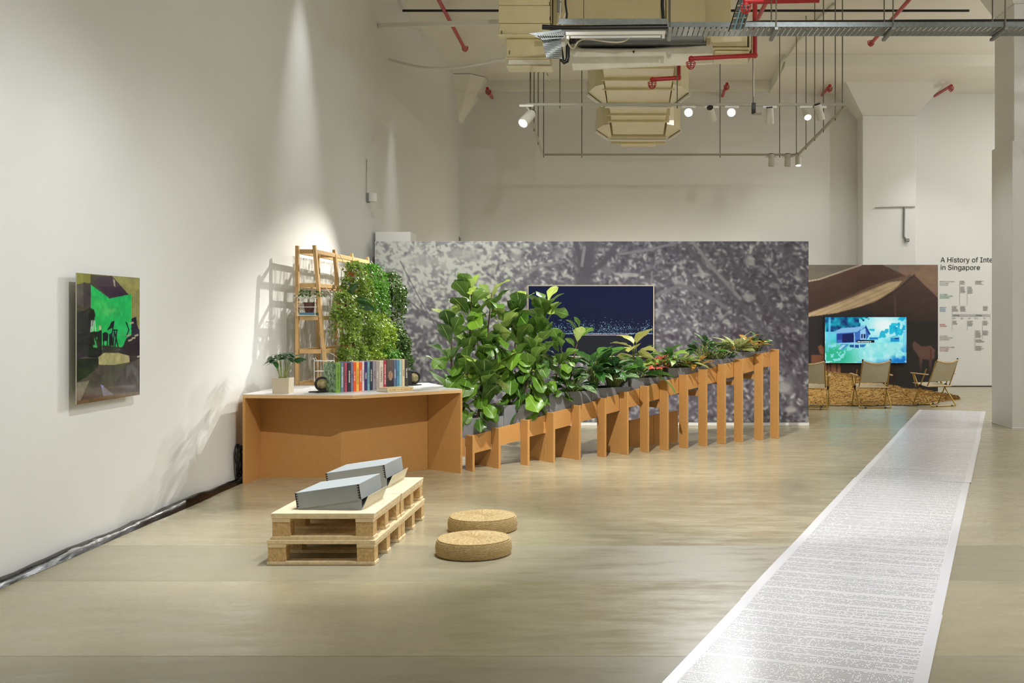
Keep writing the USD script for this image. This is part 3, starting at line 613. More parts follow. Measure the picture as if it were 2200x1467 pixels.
def end_plant():
    b = c + (0, 0, .031); t = thing("ivy", "small drooping plant in the basket inside the end of the trellis", "plant", b); rng = np.random.default_rng(5)
    part(t, "pot", M().lathe([(0, 0), (.04, 0), (.055, .09), (.058, .1), (.05, .1), (.048, .085), (0, .085)], b, 18), "brown_pot", 30)
    m = M()
    for k in range(9):
        a = k * 2.4; p = b + (.03 * math.cos(a), .03 * math.sin(a), .09)
        for s_ in np.linspace(0, 1, 7): 
            q = p + (.09 * s_ * math.cos(a), .09 * s_ * math.sin(a), .13 * math.sin(s_ * 2.4)); m.add(IVYLEAF * .04 @ frame((math.cos(a), math.sin(a), .2 - s_), rng.normal(0, .5)).T + q, IVYF)
    part(t, "foliage", m, "ivy_dark", kind="stuff")
end_plant()
c2 = np.array([-3.05, 10.42, .80]); basket("wire_basket", c2, .12, .16, .2, "white wire basket low on the end of the trellis, behind the left bookend")
def cords():
    for i, (y, z0, y1, z1, lab) in enumerate([(11.16, 2.09, 11.3, 1.70, "white cord looping down from the second post of the trellis"), (12.52, 2.08, 12.6, 1.74, "white cord looping down from the last post of the trellis"), (10.5, 1.74, 10.75, 1.44, "white cord looping down beside the leaning post"), (10.55, 1.07, 10.9, .86, "white cord hanging low beside the leaning post")]):
        s_ = np.linspace(0, 1, 10)
        p = np.stack([fx(z0) + .03 + .13 * s_, y + (y1 - y) * s_, z0 + (z1 - z0) * s_ ** 1.3], -1)
        solo("hanging_cord", M().tube(p, .0035, 6), "cord_white", lab, "cord", smooth=True)
cords()

# ---------------------------------------------------------------- on the counter: potted plant, bookends, books
def counter_plant():
    b = on(602, 846, TOPZ); b[1] += .075; t = thing("potted_plant", "small dark green plant in a square beige pot at the left end of the counter", "plant", b)
    m = M(); w = .073; h = .135
    pts = lambda k, z: [(sx * k, sy * k, z) for sx in (-1, 1) for sy in (-1, 1)]
    body = manifold3d.Manifold.hull_points(np.array(pts(w - .004, 0) + pts(w, h))) - manifold3d.Manifold.hull_points(np.array(pts(w - .012, h - .02) + pts(w - .01, h + .02)))
    mm = body.to_mesh(); m.add(mm.vert_properties[:, :3] + b, mm.tri_verts); part(t, "pot", m, "beige_pot")
    part(t, "soil", M().box(b + (0, 0, h - .018), (2 * w - .024, 2 * w - .024, .006)), "soil")
    rng = np.random.default_rng(12)
    for k in range(15):
        a = k * 2.4 + .4; r = math.sqrt((k + 1) / 15); h2 = .07 + .17 * (1 - .55 * r) * rng.uniform(.8, 1.2)
        tip = b + (r * .10 * math.cos(a), r * .07 * math.sin(a), h + h2); foot = b + (.02 * math.cos(a), .02 * math.sin(a), h - .016)
        stem_part(t, np.linspace(foot, tip, 4), .0028, "stalk")
        for j in range(3):
            aa = a + (j - 1) * 1.1 + rng.normal(0, .2); L = rng.uniform(.085, .13)
            set_leaf(t, tip, (math.cos(aa), math.sin(aa), rng.uniform(-.25, .45)), L, L * .36, "dark_leaf", rng.normal(0, .4), kind="oval", bend=.5, fold=.15, nu=3, nv=6, seed=j)
counter_plant()
BR0 = on(722, 843.5, TOPZ)[:2]; BR1 = on(878, 832, TOPZ)[:2]
BU = (BR1 - BR0) / np.linalg.norm(BR1 - BR0); BN = np.array([-BU[1], BU[0]])       # along the row; away from the spines
RB = np.stack([np.r_[BU, 0], np.r_[BN, 0], [0, 0, 1]], 1)
def bpt(s, d, z): p = BR0 + BU * s + BN * d; return np.array([p[0], p[1], z])
def s_of(px): r = (px - CX) / F; return (r * BR0[1] - BR0[0]) / (BU[0] - r * BU[1])
BOOKS = [(245, 352, (121, 166, 70), "SOFT GREEN WILDS", 0, "light green book with a leafy cover, first of the row"), (355, 432, (98, 130, 146), "WORLD PARADIGM", 1, "slate teal book beside the light green one"), (442, 512, (178, 78, 98), "THE REALMS", 0, "rose pink book"),
 (520, 600, (50, 47, 58), "BARGAINS", 1, "charcoal book with a bold white title, left half of the row"), (600, 652, (124, 132, 164), "ORBIT", 0, "lavender blue book beside the charcoal one"), (654, 718, (236, 92, 44), "A.I. OR ME", 1, "orange book left of the yellow one"), (722, 792, (250, 200, 84), "THE HOURGLASS", 0, "yellow book"),
 (796, 858, (238, 96, 48), "TECH WORKS", 1, "orange book right of the yellow one"), (864, 914, (238, 222, 224), "INTERSECTIONS", 0, "thin pale pink book"), (916, 984, (66, 46, 112), "PRISM", 1, "deep purple book"), (988, 1044, (122, 182, 200), "A NEW WAY TO LOOK", 0, "light turquoise book beside the purple one"), (1046, 1110, (40, 52, 66), "OPEN DOORS", 1, "navy book with a white title"),
 (1112, 1188, (156, 146, 158), "PAUSE", 0, "mauve grey book"), (1190, 1264, (176, 166, 158), "TALES", 1, "stone grey book with a white title"), (1266, 1366, (226, 212, 198), "SUMMERS", 0, "thick cream book"), (1368, 1438, (182, 50, 72), "STRANGE RETURNS", 1, "crimson book with a white title"), (1440, 1608, None, "", 0, "thick book with a dark photograph printed on it"),
 (1612, 1666, (102, 116, 150), "REMNANTS", 1, "greyish blue book right of the photograph book"), (1674, 1736, (92, 144, 174), "TIDAL", 0, "mid blue book near the right end of the row"), (1742, 1800, (166, 204, 206), "AIR", 1, "pale aqua book near the right end of the row"), (1806, 1870, (226, 206, 170), "SANDS", 0, "beige book second from the right end of the row"), (1876, 1948, (74, 68, 62), "ISLANDS", 1, "dark brown book at the right end of the row")]
mk("page_edge", S(226, 218, 200), .8, .06, 60)
mk("title_light", S(238, 236, 230), .6); mk("title_dark", S(46, 44, 44), .6); mk("title_gold", S(196, 140, 50), .5)
mat("paint_matte", {"a": ("attribute", {"attribute": "paint"}), "p": ("principled_bsdf", {"roughness": .5})}, [("a.color", "p.base_color")], "p.BSDF")
mat("paint_gloss", {"a": ("attribute", {"attribute": "paint"}), "p": ("principled_bsdf", {"roughness": .12, "coat_weight": .5})}, [("a.color", "p.base_color")], "p.BSDF")
SP = [None, None]
def book_at(name, label, R, o, th, dep, h, col, text, light, k, cover=None):
    """A closed book: o is the foot of its spine's left corner, R its axes (thickness, depth, height)."""
    o = np.asarray(o, float); g = lambda a, b, c: o + R @ np.array([a, b, c], float)
    t = thing(name, label, "book", g(th / 2, dep / 2, 0), group="books in the row on the counter" if name == "book" else None)
    cm = col if isinstance(col, str) else f"book_cover_{k:02d}"
    if not isinstance(col, str): mk(cm, S(*col), .42, .03, 12)
    tb = lambda m, lo, hi, ch=.0008: m.box(g(*((np.add(lo, hi)) / 2)), np.subtract(hi, lo), R, ch)
    t_sp = part(t, "spine", tb(M(), (0, 0, 0), (th, .004, h)), cm)
    t_cv = part(t, "cover", tb(M(), (0, .004, 0), (.0025, dep, h), .0005), cm); part(t, "cover", tb(M(), (th - .0025, .004, 0), (th, dep, h), .0005), cm)
    part(t, "pages", tb(M(), (.0027, .0045, .004), (th - .0027, dep - .004, h - .004), .0005), "page_edge")
    SP[0], SP[1] = t_sp, t_cv
    return t, g
for k, (a, b, col, text, light, lab) in enumerate(BOOKS):
    s0, s1 = s_of(700 + a / 11), s_of(700 + b / 11); h = [.262, .256, .258, .255][k % 4] + (.004 if k > 12 else 0); th = s1 - s0 - .003
    if col is None: mk("book_photo_cover", S(92, 82, 80), .4, .06, 10)
    t, g = book_at("book", f"{lab} on the counter", RB, bpt(s0, 0, TOPZ + .0005), th, .165, h, col or "book_photo_cover", text, light, k)
    if text:
        v, f = M().tm(meshkit.text_mesh(text, min(.020, th * .42), .0006, bool(light))).get()
        v = np.asarray(v); L = v[:, 0].max(); kx = min(1., .21 / L); v = v * (kx, min(1, kx * 1.2), 1)
        c = th / 2 + (v[:, 1].max() + v[:, 1].min()) / 2 * -1
        # reading downwards: text +x -> -z, text +y -> +s
        q = np.array([g(c + p[1], -.0001 - p[2], h * .52 + L * kx / 2 - p[0]) for p in v])
        part(SP[0], "title", (q, f[:, ::-1]), "title_light" if light else "title_dark")
    if k == 0:      # its leafy front cover shows
        u, w = grid(40, 60); n1 = fb(u, w, 9, 3); n2 = fb(u * .7, w, 18, 8)
        img = np.stack([80 + 150 * np.clip(n1 - .2, 0, 1) * (1 - u) + 40 * n2, 100 + 110 * n1 * (1 - .6 * u) + 30 * n2, 88 + 120 * np.clip(n1 - .2, 0, 1) * (1 - u) + 20 * n2], -1) * (.7 + .4 * (n2 > .5))[..., None]
        painted(SP[1], "front_print", g(-.0006, .163, h - .002), g(0, -.158, 0) - g(0, 0, 0), g(0, 0, -(h - .004)) - g(0, 0, 0), img, "paint_matte")
    if col is None:
        u, w = grid(40, 60); e = ((u - .55) / .35) ** 2 + ((w - .55) / .17) ** 2
        img = np.stack([96 - 50 * (w > .62) + 0 * u, 86 - 48 * (w > .62) + 0 * u, 84 - 40 * (w > .62) + 0 * u], -1) + (fb(u, w, 6, 2) - .5)[..., None] * 60
        img = np.where((e < 1)[..., None], np.array([168, 130, 112]) + (fb(u, w, 12, 5) - .5)[..., None] * 110, img); img = np.where((w < .3)[..., None], img * .9 + np.array([14, 10, 6]), img)
        painted(SP[0], "photo_print", g(.003, -.0006, h - .003), g(th - .006, 0, 0) - g(0, 0, 0), g(0, 0, -(h - .006)) - g(0, 0, 0), img, "paint_matte")
def flat_book():
    o = on(832, 842.5, TOPZ); o2 = on(888, 839.0, TOPZ); u = (o2 - o)[:2]; L = np.linalg.norm(u); u /= L; n = np.array([-u[1], u[0]])
    # lying down, spine to the viewer: thickness runs upwards
    R = np.stack([[0, 0, 1.], np.r_[n, 0], np.r_[-u, 0]], 1); o = np.r_[on(888, 839.0, TOPZ)[:2], TOPZ + .0005]
    t, g = book_at("flat_book", "gold and cream book lying flat in front of the row", R, o, .034, .16, L, (196, 172, 112), "", 0, 30)
    painted(SP[0], "spine_print", g(.031, -.0006, L - .002), g(0, 0, -(L - .004)) - g(0, 0, 0), g(-.028, 0, 0) - g(0, 0, 0), np.tile(np.array([236., 214, 170]), (4, 4, 1)), "paint_matte")
    v, f = M().tm(meshkit.text_mesh("THE SPIRIT OF THE COMING AGE", .016, .0006, True)).get(); v = np.asarray(v); k = (L * .92) / v[:, 0].max()
    q = np.array([g(.010 + p[1] * min(1, k * 1.1), -.0008 - p[2], L * .96 - p[0] * k) for p in v]); part(SP[0], "title", (q, f), "title_gold")
flat_book()
def bookend(px, py, lab, flip):
    c = on(px, py, TOPZ); t = thing("bookend", lab, "bookend", c); s_ = 1 if flip else -1
    part(t, "base", M().box(c + (0, 0, .005), (.22 if not flip else .12, .12, .01), RB), "black_metal")
    part(t, "upright", M().box(c + np.r_[BU * .075 * -s_, 0] + (0, 0, .075), (.008, .12, .14), RB), "black_metal")
    ctr = c + np.r_[BU * -.01 * -s_, 0] + (0, 0, .072); d = np.r_[-BN * .75 - BU * .66, 0]
    part(t, "ring", M().lathe([(.050, -.018), (.064, -.018), (.064, .018), (.050, .018), (.050, -.018)], ctr, 32, toward(d)), "black_metal", 30)
    part(t, "globe", (lambda s: (s.vertices + ctr, s.faces))(trimesh.creation.icosphere(3, .0495)), "gold_globe", True, label="half-lit gold globe")
bookend(694, 842, "black bookend with a round gold globe left of the books", False)
bookend(887, 827.5, "pale gold globe bookend at the right end of the books", True)

# ---------------------------------------------------------------- coil of cable hanging at the left end of the counter
def coil():
    c = np.array([lw(9.2) + .028, 9.22, .19]); m = M(); rng = np.random.default_rng(1)
    for k in range(6):
        a = np.linspace(0, 2 * np.pi, 25); r = .055 + .012 * rng.random(); p = np.stack([.012 * np.sin(a * 2 + k) + .004 * k, r * .8 * np.cos(a), 2.1 * r * np.sin(a)], -1) + c; m.tube(p, .005, 6, False)
    solo("cable_coil", m, "black_plastic", "coil of black cable hanging at the left end of the counter by the wall", "cable", smooth=True)
coil()
from scipy.ndimage import gaussian_filter
# ---------------------------------------------------------------- the mural partition with its screen
MY = 14.05
def mural():
    x0, x1 = (805 - CX) * MY / F, (1737 - CX) * MY / F; zt, zb = EYE + (682 - 518) * MY / F, EYE - (907 - 682) * MY / F
    t = thing("mural_partition", "wide freestanding partition printed with a black and white photograph of a leafy tree", "partition wall", ((x0 + x1) / 2, MY + .08, 0))
    part(t, "panel", M().span((x0, MY + .003, zb + .002), (x1, MY + .16, zt), ch=.003), "white_board")
    part(t, "skirting", M().span((x0, MY + .006, 0), (x1 + .012, MY + .17, zb), ch=.003), "white_board", label="white skirting along the foot of the partition")
    nx, ny = 560, 240; u, v = grid(nx, ny); a = (x1 - x0) / (zt - zb); X, Y = u * a, v; rng = np.random.default_rng(41)
    base = .34 + .55 * (fb(X, Y, 2.2, 3) - .5) + .30 * np.exp(-((u - .22) / .16) ** 2 - ((v - .12) / .25) ** 2) + .30 * np.exp(-((u - .02) / .12) ** 2) * (1 - v) + .16 * (1 - u) - .10 * (v > .5) * (u > .3)  # left part lighter: lamp light on the mural put into the print tones
    img = base + .7 * (fb(X, Y, 16, 9, 3) - .5)
    def stamp(n, smin, smax, amp):
        nonlocal img
        px = rng.random(n) * nx; py = rng.random(n) * ny
        for q in range(n):
            L = rng.uniform(smin, smax); W = L * rng.uniform(.25, .6); th = rng.normal(.7, .9); c, s_ = math.cos(th), math.sin(th); r = int(L) + 2
            ix, iy = int(px[q]), int(py[q]); xa, xb, ya, yb = max(0, ix - r), min(nx, ix + r), max(0, iy - r), min(ny, iy + r)
            if xb <= xa or yb <= ya: continue
            gx, gy = np.meshgrid(np.arange(xa, xb) - px[q], np.arange(ya, yb) - py[q]); e = ((gx * c + gy * s_) / L) ** 2 + ((-gx * s_ + gy * c) / W) ** 2
            loc = base[min(ny - 1, iy), min(nx - 1, ix)]
            tone = loc + amp * (1 if rng.random() < .28 + .4 * loc else -.55) * rng.uniform(.5, 1.2)
            k = np.clip(1.5 - e * 1.5, 0, 1); img[ya:yb, xa:xb] = img[ya:yb, xa:xb] * (1 - k) + tone * k
    stamp(2200, 4, 9, .34); stamp(8000, 1.6, 4.6, .5)
    img = gaussian_filter(img, .8) + .03
    def branch(pts, w, tone, soft=.6):
        nonlocal img
        p = [(x * a, y) for x, y in pts]; d = seg_dist(X + .01 * (fb(X, Y, 9, 1) - .5), Y + .02 * (fb(X, Y, 7, 4) - .5), p); k = np.clip((w - d) / (w * soft), 0, 1) * np.clip(.35 + 1.3 * fb(X, Y, 11, 8), 0, 1); img = img * (1 - k) + tone * k
    P_ = lambda x, y: ((x - 805) / 932., (y - 518) / 389.)
    branch([P_(1268, 518), P_(1262, 560), P_(1252, 612), P_(1250, 660)], .055, .20); branch([P_(1330, 518), P_(1300, 560), P_(1262, 590)], .022, .18)
    branch([P_(1238, 518), P_(1246, 560), P_(1258, 590)], .020, .20); branch([P_(1256, 530), P_(1250, 570)], .012, .62)
    branch([P_(1086, 605), P_(1120, 590), P_(1160, 570), P_(1210, 562)], .012, .66); branch([P_(1330, 545), P_(1400, 535), P_(1450, 522)], .010, .55)
    branch([P_(1470, 520), P_(1510, 570), P_(1560, 620), P_(1620, 680), P_(1690, 790), P_(1737, 860)], .024, .26, 1.); branch([P_(1488, 518), P_(1530, 575), P_(1590, 640)], .014, .62)
    branch([P_(1560, 518), P_(1580, 580), P_(1640, 640), P_(1700, 700)], .022, .24, 1.); branch([P_(1400, 640), P_(1460, 612), P_(1500, 625), P_(1560, 660)], .014, .5)
    branch([P_(870, 640), P_(920, 680), P_(965, 705)], .006, .34, 1.); branch([P_(860, 560), P_(900, 640), P_(960, 740)], .005, .36, 1.)
    for cx, cy, rx, ry in ((1686, 832, 20, 16), (1670, 812, 16, 8), (1610, 640, 14, 10), (1510, 590, 20, 5), (1350, 590, 26, 5), (1610, 560, 12, 12), (905, 560, 36, 16), (1000, 545, 40, 14), (860, 620, 16, 14), (1700, 880, 14, 8), (1722, 640, 10, 10), (1560, 690, 9, 6)):
        ux, vy = P_(cx, cy); e = ((u - ux) / (rx / 932)) ** 2 + ((v - vy) / (ry / 389)) ** 2 + .9 * (fb(X, Y, 14, 6) - .5); k = np.clip(1.3 - e, 0, 1) * .8; img = img * (1 - k) + .82 * k
    img = np.clip(img, .0, 1)[..., None]; dark, light = np.array([66, 60, 72]), np.array([208, 210, 202]); mid = np.array([122, 119, 128])
    col = np.where(img < .5, dark + (mid - dark) * img * 2, mid + (light - mid) * (img - .5) * 2)
    painted(t, "tree_print", (x0, MY, zt - .002), (x1 - x0, 0, 0), (0, 0, zb + .004 - zt), col, "paint_matte", label="monochrome tree photograph printed across the face")
    x2 = (895 - CX) * 14.69 / F; b = M().span((-3.505, 14.3, 0), (x2, 14.69, 2.565), ch=.004)
    solo("white_plinth", b, "white_board", "tall white boxed plinth rising behind the left end of the tree mural", "plinth")
    # screen hung on the mural
    SY = 13.98; a0, a1 = (1133 - CX) * SY / F, (1406 - CX) * SY / F; st, sb = EYE + (682 - 612) * SY / F, EYE - (767 - 682) * SY / F
    t = thing("wall_screen", "large wall-mounted screen showing city lights under a dark blue night sky", "television", ((a0 + a1) / 2, SY + .03, sb))
    fr = part(t, "frame", M().span((a0, SY + .001, sb), (a1, SY + .065, st), ch=.003), "beige_pot", label="thin pale frame")
    u, v = grid(300, 170); img = np.zeros((170, 300, 3)) + np.array([9, 17, 47]) + (1 - v)[..., None] * np.array([2, 5, 16])
    r2 = np.random.default_rng(6); pxv = (v * 155 + 612); pxu = u * 273 + 1133
    dens = np.exp(-((pxv - 708) / 12) ** 2) * (.5 + .5 * (fb(u, v * 0, 9, 3) > .42)) * (pxv < 721); hit = (r2.random(u.shape) < dens * .15) & (pxv > 672)
    img[hit] = np.array([120, 160, 200])[None] * r2.uniform(.7, 1.7, hit.sum())[:, None]
    ln = (np.abs(pxv - 717.5) < 1.1) & (r2.random(u.shape) < .6); img[ln] = (150, 180, 205)
    box_ = (pxv > 722.5) & (pxu > 1232) & (pxu < 1352); img[box_] = (34, 36, 42); img[(np.abs(pxv - 721) < .9) & (pxu > 1232) & (pxu < 1352)] = (186, 160, 170)
    painted(fr, "screen", (a0 + .016, SY, st - .016), (a1 - a0 - .032, 0, 0), (0, 0, sb - st + .032), img, "screen_dim")
for nm, k in (("screen_dim", .75), ("screen_bright", .8)):
    mat(nm, {"a": ("attribute", {"attribute": "paint"}), "p": ("principled_bsdf", {"base_color": (.01, .01, .012), "roughness": .16, "specular_ior_level": .22, "emission_strength": k})}, [("a.color", "p.emission_color")], "p.BSDF")
mural()
m = M().tube([at(982, 452, 21.97), at(982, 510, 21.97), at(982, 530, 21.97)], .018, 8); m.tube([at(982, 505, 21.95), at(988, 512, 21.9), at(986, 530, 21.95)], .02, 6)
solo("wall_conduit", m, "steel", "thin grey conduit running down the back wall behind the left part of the mural", "conduit", smooth=True)

# ---------------------------------------------------------------- barn backdrop, television, straw and chairs
BY = 20.6
def barn():
    x0, x1 = (1560 - CX) * BY / F, (2015 - CX) * BY / F; zt = EYE + (682 - 568.5) * BY / F
    t = thing("barn_backdrop", "tall partition printed with a painting of a dark timber barn and horses", "partition wall", ((x0 + x1) / 2, BY + .05, 0))
    part(t, "panel", M().span((x0, BY + .002, 0), (x1, BY + .1, zt), ch=.003), "white_board")
    wpx = 455; hpx = (zt / BY * F); nx, ny = 420, 250; u, v = grid(nx, ny); x = 1560 + u * wpx; y = 568.5 + v * hpx
    n = fb(u, v, 9, 2); img = np.stack([70 + 24 * n, 48 + 18 * n, 42 + 14 * n], -1) - (np.clip((y - 690) / 90, 0, 1) * 26)[..., None]
    planks = (np.sin(x * 1.15 + 2 * fb(u, v, 3, 5)) > .75)[..., None] * 7; img = img - planks
    Q = lambda px, py: (1730 + px / 4.444, 560 + py / 4.444)                               # measured in the enlarged view
    sky = y < np.interp(x, [1560, 1737, 1760, 1850, 1895, 1950, 1966, 2015], [640, 604, 600, 569, 568, 594, 592, 640]); s1 = fb(u, v, 7, 11)
    img = img * (.62 + .5 * np.clip((700 - y) / 140, 0, 1))[..., None]; skyc = np.stack([106 + 60 * s1 + 24 * (x > 1930), 106 + 44 * s1, 104 + 26 * s1 - 12 * (x > 1950)], -1) * .86
    img = np.where(sky[..., None], skyc, img)
    rim = seg_dist(x, y, [(1730, 605), (1760, 600), (1800, 586), (1850, 569)]); img = np.where((rim < 1.4)[..., None], np.array([196, 186, 170]), img)
    roof = inside(x, y, [Q(0, 545), Q(0, 505), Q(300, 390), Q(620, 245), Q(820, 175), Q(1020, 130), Q(900, 255), Q(780, 335), Q(650, 410), Q(520, 445), Q(300, 505)])
    light = inside(x, y, [Q(0, 540), Q(0, 512), Q(330, 395), Q(640, 268), Q(800, 205), Q(930, 190), Q(850, 275), Q(700, 370), Q(520, 440), Q(300, 500)]); sn = fb(u, v, 20, 7)
    img = np.where(roof[..., None], np.stack([92 + 30 * sn, 72 + 24 * sn, 60 + 18 * sn], -1), img)
    st = .5 + .5 * np.sin((x * .55 + y * 1.25) * .55); img = np.where(light[..., None], np.stack([176 + 36 * sn - 34 * (st > .93), 158 + 30 * sn - 32 * (st > .93), 126 + 26 * sn - 28 * (st > .93)], -1), img)
    edge = seg_dist(x, y, [Q(0, 545), Q(300, 505), Q(520, 445), Q(650, 412), Q(780, 338), Q(900, 258), Q(1045, 132)]); img = np.where((edge < 1.1)[..., None], np.array([40, 28, 24]), img)
    img = np.where(inside(x, y, [Q(0, 550), Q(300, 510), Q(560, 450), Q(700, 520), Q(960, 560), Q(960, 1000), Q(0, 1010)])[..., None], np.array([36, 32, 36]) + 16 * (n - .5)[..., None], img)
    img = np.where(((x > 1925) & (y > 690) & ~sky)[..., None], np.array([32, 28, 28]) + 14 * (n - .5)[..., None], img)
    glow = inside(x, y, [Q(60, 900), Q(330, 900), Q(340, 1100), Q(420, 1130), Q(60, 1140)]); img = np.where(glow[..., None], np.stack([120 + 70 * np.clip((y - 790) / 25, 0, 1), 76 + 56 * np.clip((y - 790) / 25, 0, 1), 54 + 40 * np.clip((y - 790) / 25, 0, 1)], -1), img)
    for hx in (212, 240, 300): img = np.where(inside(x, y, [Q(hx - 8, 960), Q(hx + 8, 960), Q(hx + 5, 1095), Q(hx - 4, 1095)])[..., None], np.array([52, 34, 28]), img)
    img = np.where(inside(x, y, [Q(120, 820), Q(150, 800), Q(190, 840), Q(185, 900), Q(140, 890)])[..., None], np.array([132, 84, 64]), img)
    horse = inside(x, y, [Q(1022, 800), Q(1040, 765), Q(1075, 790), Q(1110, 820), Q(1200, 812), Q(1238, 850), Q(1236, 930), Q(1210, 950), Q(1205, 1050), Q(1185, 1060), Q(1180, 950), Q(1120, 940), Q(1110, 1050), Q(1095, 1060), Q(1088, 930), Q(1060, 880), Q(1035, 850)])
    img = np.where(horse[..., None], np.stack([86 + 36 * n - 40 * np.clip((y - 765) / 30, 0, 1), 62 + 26 * n - 30 * np.clip((y - 765) / 30, 0, 1), 58 + 20 * n - 26 * np.clip((y - 765) / 30, 0, 1)], -1), img)
    img = np.where(inside(x, y, [Q(1185, 820), Q(1205, 850), Q(1205, 950), Q(1192, 950), Q(1192, 860)])[..., None], np.array([96, 40, 36]), img)
    img = np.where((seg_dist(x, y, [Q(855, 330), Q(862, 540)]) < 1.2)[..., None] & ~sky[..., None], np.array([96, 70, 60]), img)
    img = gaussian_filter(img, (.7, .7, 0)) * (.9 + .2 * fb(u, v, 30, 21))[..., None]
    painted(t, "barn_print", (x0, BY, zt - .002), (x1 - x0, 0, 0), (0, 0, .004 - zt), img, "paint_matte", label="painting of a timber barn printed on the face")
barn()
def village_tv():
    VY = 20.53; x0, x1 = (1772 - CX) * VY / F, (1947.5 - CX) * VY / F; zt, zb = EYE + (682 - 681) * VY / F, EYE - (780 - 682) * VY / F
    t = thing("television", "bright television showing a turquoise painting of a stilt house, before the barn backdrop", "television", ((x0 + x1) / 2, VY + .03, 0))
    bd = part(t, "body", M().span((x0 - .008, VY + .002, zb - .008), (x1 + .008, VY + .05, zt + .008), ch=.003), "black_plastic")
    part(t, "wall_mount", M().span((x0 + .4, VY + .05, zb + .2), (x1 - .4, BY - .001, zt - .2)), "black_metal")
    nx, ny = 300, 170; u, v = grid(nx, ny); x = 130 + u * 1830; y = 235 + v * 1020; A = nx / ny; n1, n2 = fb(u * A, v, 5, 3), fb(u * A, v, 13, 6)
    img = np.stack([110 + 110 * n1, 205 + 60 * n1, 226 + 30 * n1], -1)
    d = np.hypot((x - 1480) / 520, (y - 420) / 330); g = np.clip(1.25 - d, 0, 1)[..., None]; img = img * (1 - g) + np.array([246, 255, 252]) * g
    tree = ((y < 560) & (x < 1120 - 0.5 * np.maximum(0, y - 300)) & (fb(u * A, v, 6, 8) > .30 + .2 * (x > 900))) ; tc = np.stack([8 + 150 * np.clip(n2 - .35, 0, 1), 60 + 330 * np.clip(n2 - .25, 0, 1), 110 + 230 * np.clip(n2 - .25, 0, 1)], -1); img = np.where(tree[..., None], tc, img)
    tree2 = (x > 1580) & (y < 640) & (fb(u * A, v, 5, 14) > .44); img = np.where(tree2[..., None], np.stack([30 + 90 * n2, 160 + 80 * n2, 205 + 40 * n2], -1), img)
    hz = (y > 500) & (y < 700) & (x > 1100) & (x < 1560); img = np.where(hz[..., None] & (fb(u * A, v, 8, 4) > .5)[..., None], np.array([90, 200, 222]), img)
    ground = y > 800; gc = np.stack([150 + 90 * n2, 226 + 30 * n2, 226 + 26 * n2], -1); img = np.where(ground[..., None], gc, img)
    gr = np.clip((900 - np.hypot((x - 150) * 1.0, (y - 1140) * 1.9)) / 500, 0, 1)[..., None] * (n2 > .42)[..., None]; img = img * (1 - gr * .8) + np.array([70, 190, 130]) * gr * .8
    bl = np.clip((y - 1000 - .2 * (1960 - x)) / 200 + (n1 - .5), 0, 1)[..., None]; img = img * (1 - bl) + np.stack([44 + 120 * n2, 120 + 90 * n2, 200 + 40 * n2], -1) * bl
    rt = np.clip((x - 1500 - 1.1 * (1200 - y)) / 250, 0, 1)[..., None] * (n1 > .38)[..., None]; img = img * (1 - rt * .8) + np.array([30, 130, 200]) * rt * .8
    def poly(p, c): 
        nonlocal img; img = np.where(inside(x, y, p)[..., None], np.array(c, float), img)
    poly([(390, 600), (800, 560), (940, 520), (1050, 430), (1150, 620), (1060, 740), (800, 800), (390, 810)], (110, 130, 200)); poly([(520, 610), (780, 590), (780, 790), (520, 800)], (44, 40, 100)); poly([(400, 610), (515, 600), (515, 740), (400, 740)], (84, 84, 160))
    poly([(920, 540), (1040, 470), (1060, 740), (920, 740)], (190, 216, 244)); poly([(260, 600), (500, 480), (850, 455), (1045, 410), (930, 510), (850, 565), (560, 585)], (176, 202, 236)); poly([(1045, 410), (1160, 620), (1110, 610), (1035, 480)], (70, 80, 150))
    for a_ in (945, 1005): poly([(a_, 610), (a_ + 36, 615), (a_ + 34, 705), (a_, 700)], (30, 36, 90))
    poly([(1110, 630), (1330, 640), (1350, 680), (1110, 680)], (200, 240, 250)); poly([(1130, 685), (1320, 685), (1320, 730), (1130, 730)], (80, 150, 210))
    poly([(1560, 690), (1690, 650), (1740, 635), (1830, 690), (1740, 665), (1600, 690)], (130, 200, 226)); poly([(1600, 695), (1700, 690), (1800, 700), (1800, 780), (1600, 780)], (70, 170, 214)); poly([(1700, 690), (1790, 690), (1790, 720), (1700, 720)], (30, 80, 150))
    poly([(330, 810), (1030, 800), (1030, 830), (330, 830)], (180, 226, 240)); poly([(500, 830), (680, 840), (540, 950), (430, 950)], (120, 160, 214)); poly([(690, 850), (890, 850), (890, 920), (690, 900)], (60, 100, 160)); poly([(910, 840), (1060, 840), (1000, 900), (920, 900)], (90, 140, 190))
    for k in range(5): img = np.where((seg_dist(x, y, [(520 + 20 * k, 850 + 0 * k), (440 + 12 * k, 945)]) < 5)[..., None], np.array([210, 240, 246.]), img)
    for px_, w_ in ((790, 12),): poly([(px_ - w_, 590), (px_ + w_, 590), (px_ + w_ + 6, 930), (px_ - w_ + 6, 930)], (196, 220, 246))
    for p in ([(225, 240), (225, 600), (160, 800), (170, 1000)], [(255, 240), (245, 700), (240, 900), (275, 920)], [(240, 300), (200, 800), (205, 1000)], [(1905, 560), (1895, 900), (1915, 1000)], [(1945, 240), (1930, 700), (1950, 1240)]):
        k = np.clip(1.4 - seg_dist(x, y, p) / 11, 0, 1)[..., None]; img = img * (1 - k) + np.array([160, 214, 246]) * k
    poly([(840, 742), (1243, 742), (1243, 797), (840, 797)], (8, 8, 14))
    for xs in [(160, 180), (195, 300), (1915, 1960)]: poly([(xs[0], 1212), (xs[1], 1212), (xs[1], 1226), (xs[0], 1226)], (226, 244, 250))
    img = 255 * np.clip(img / 255, 0, 1) ** np.array([1.75, 1.25, 1.1]); img = gaussian_filter(img, (.8, .8, 0))
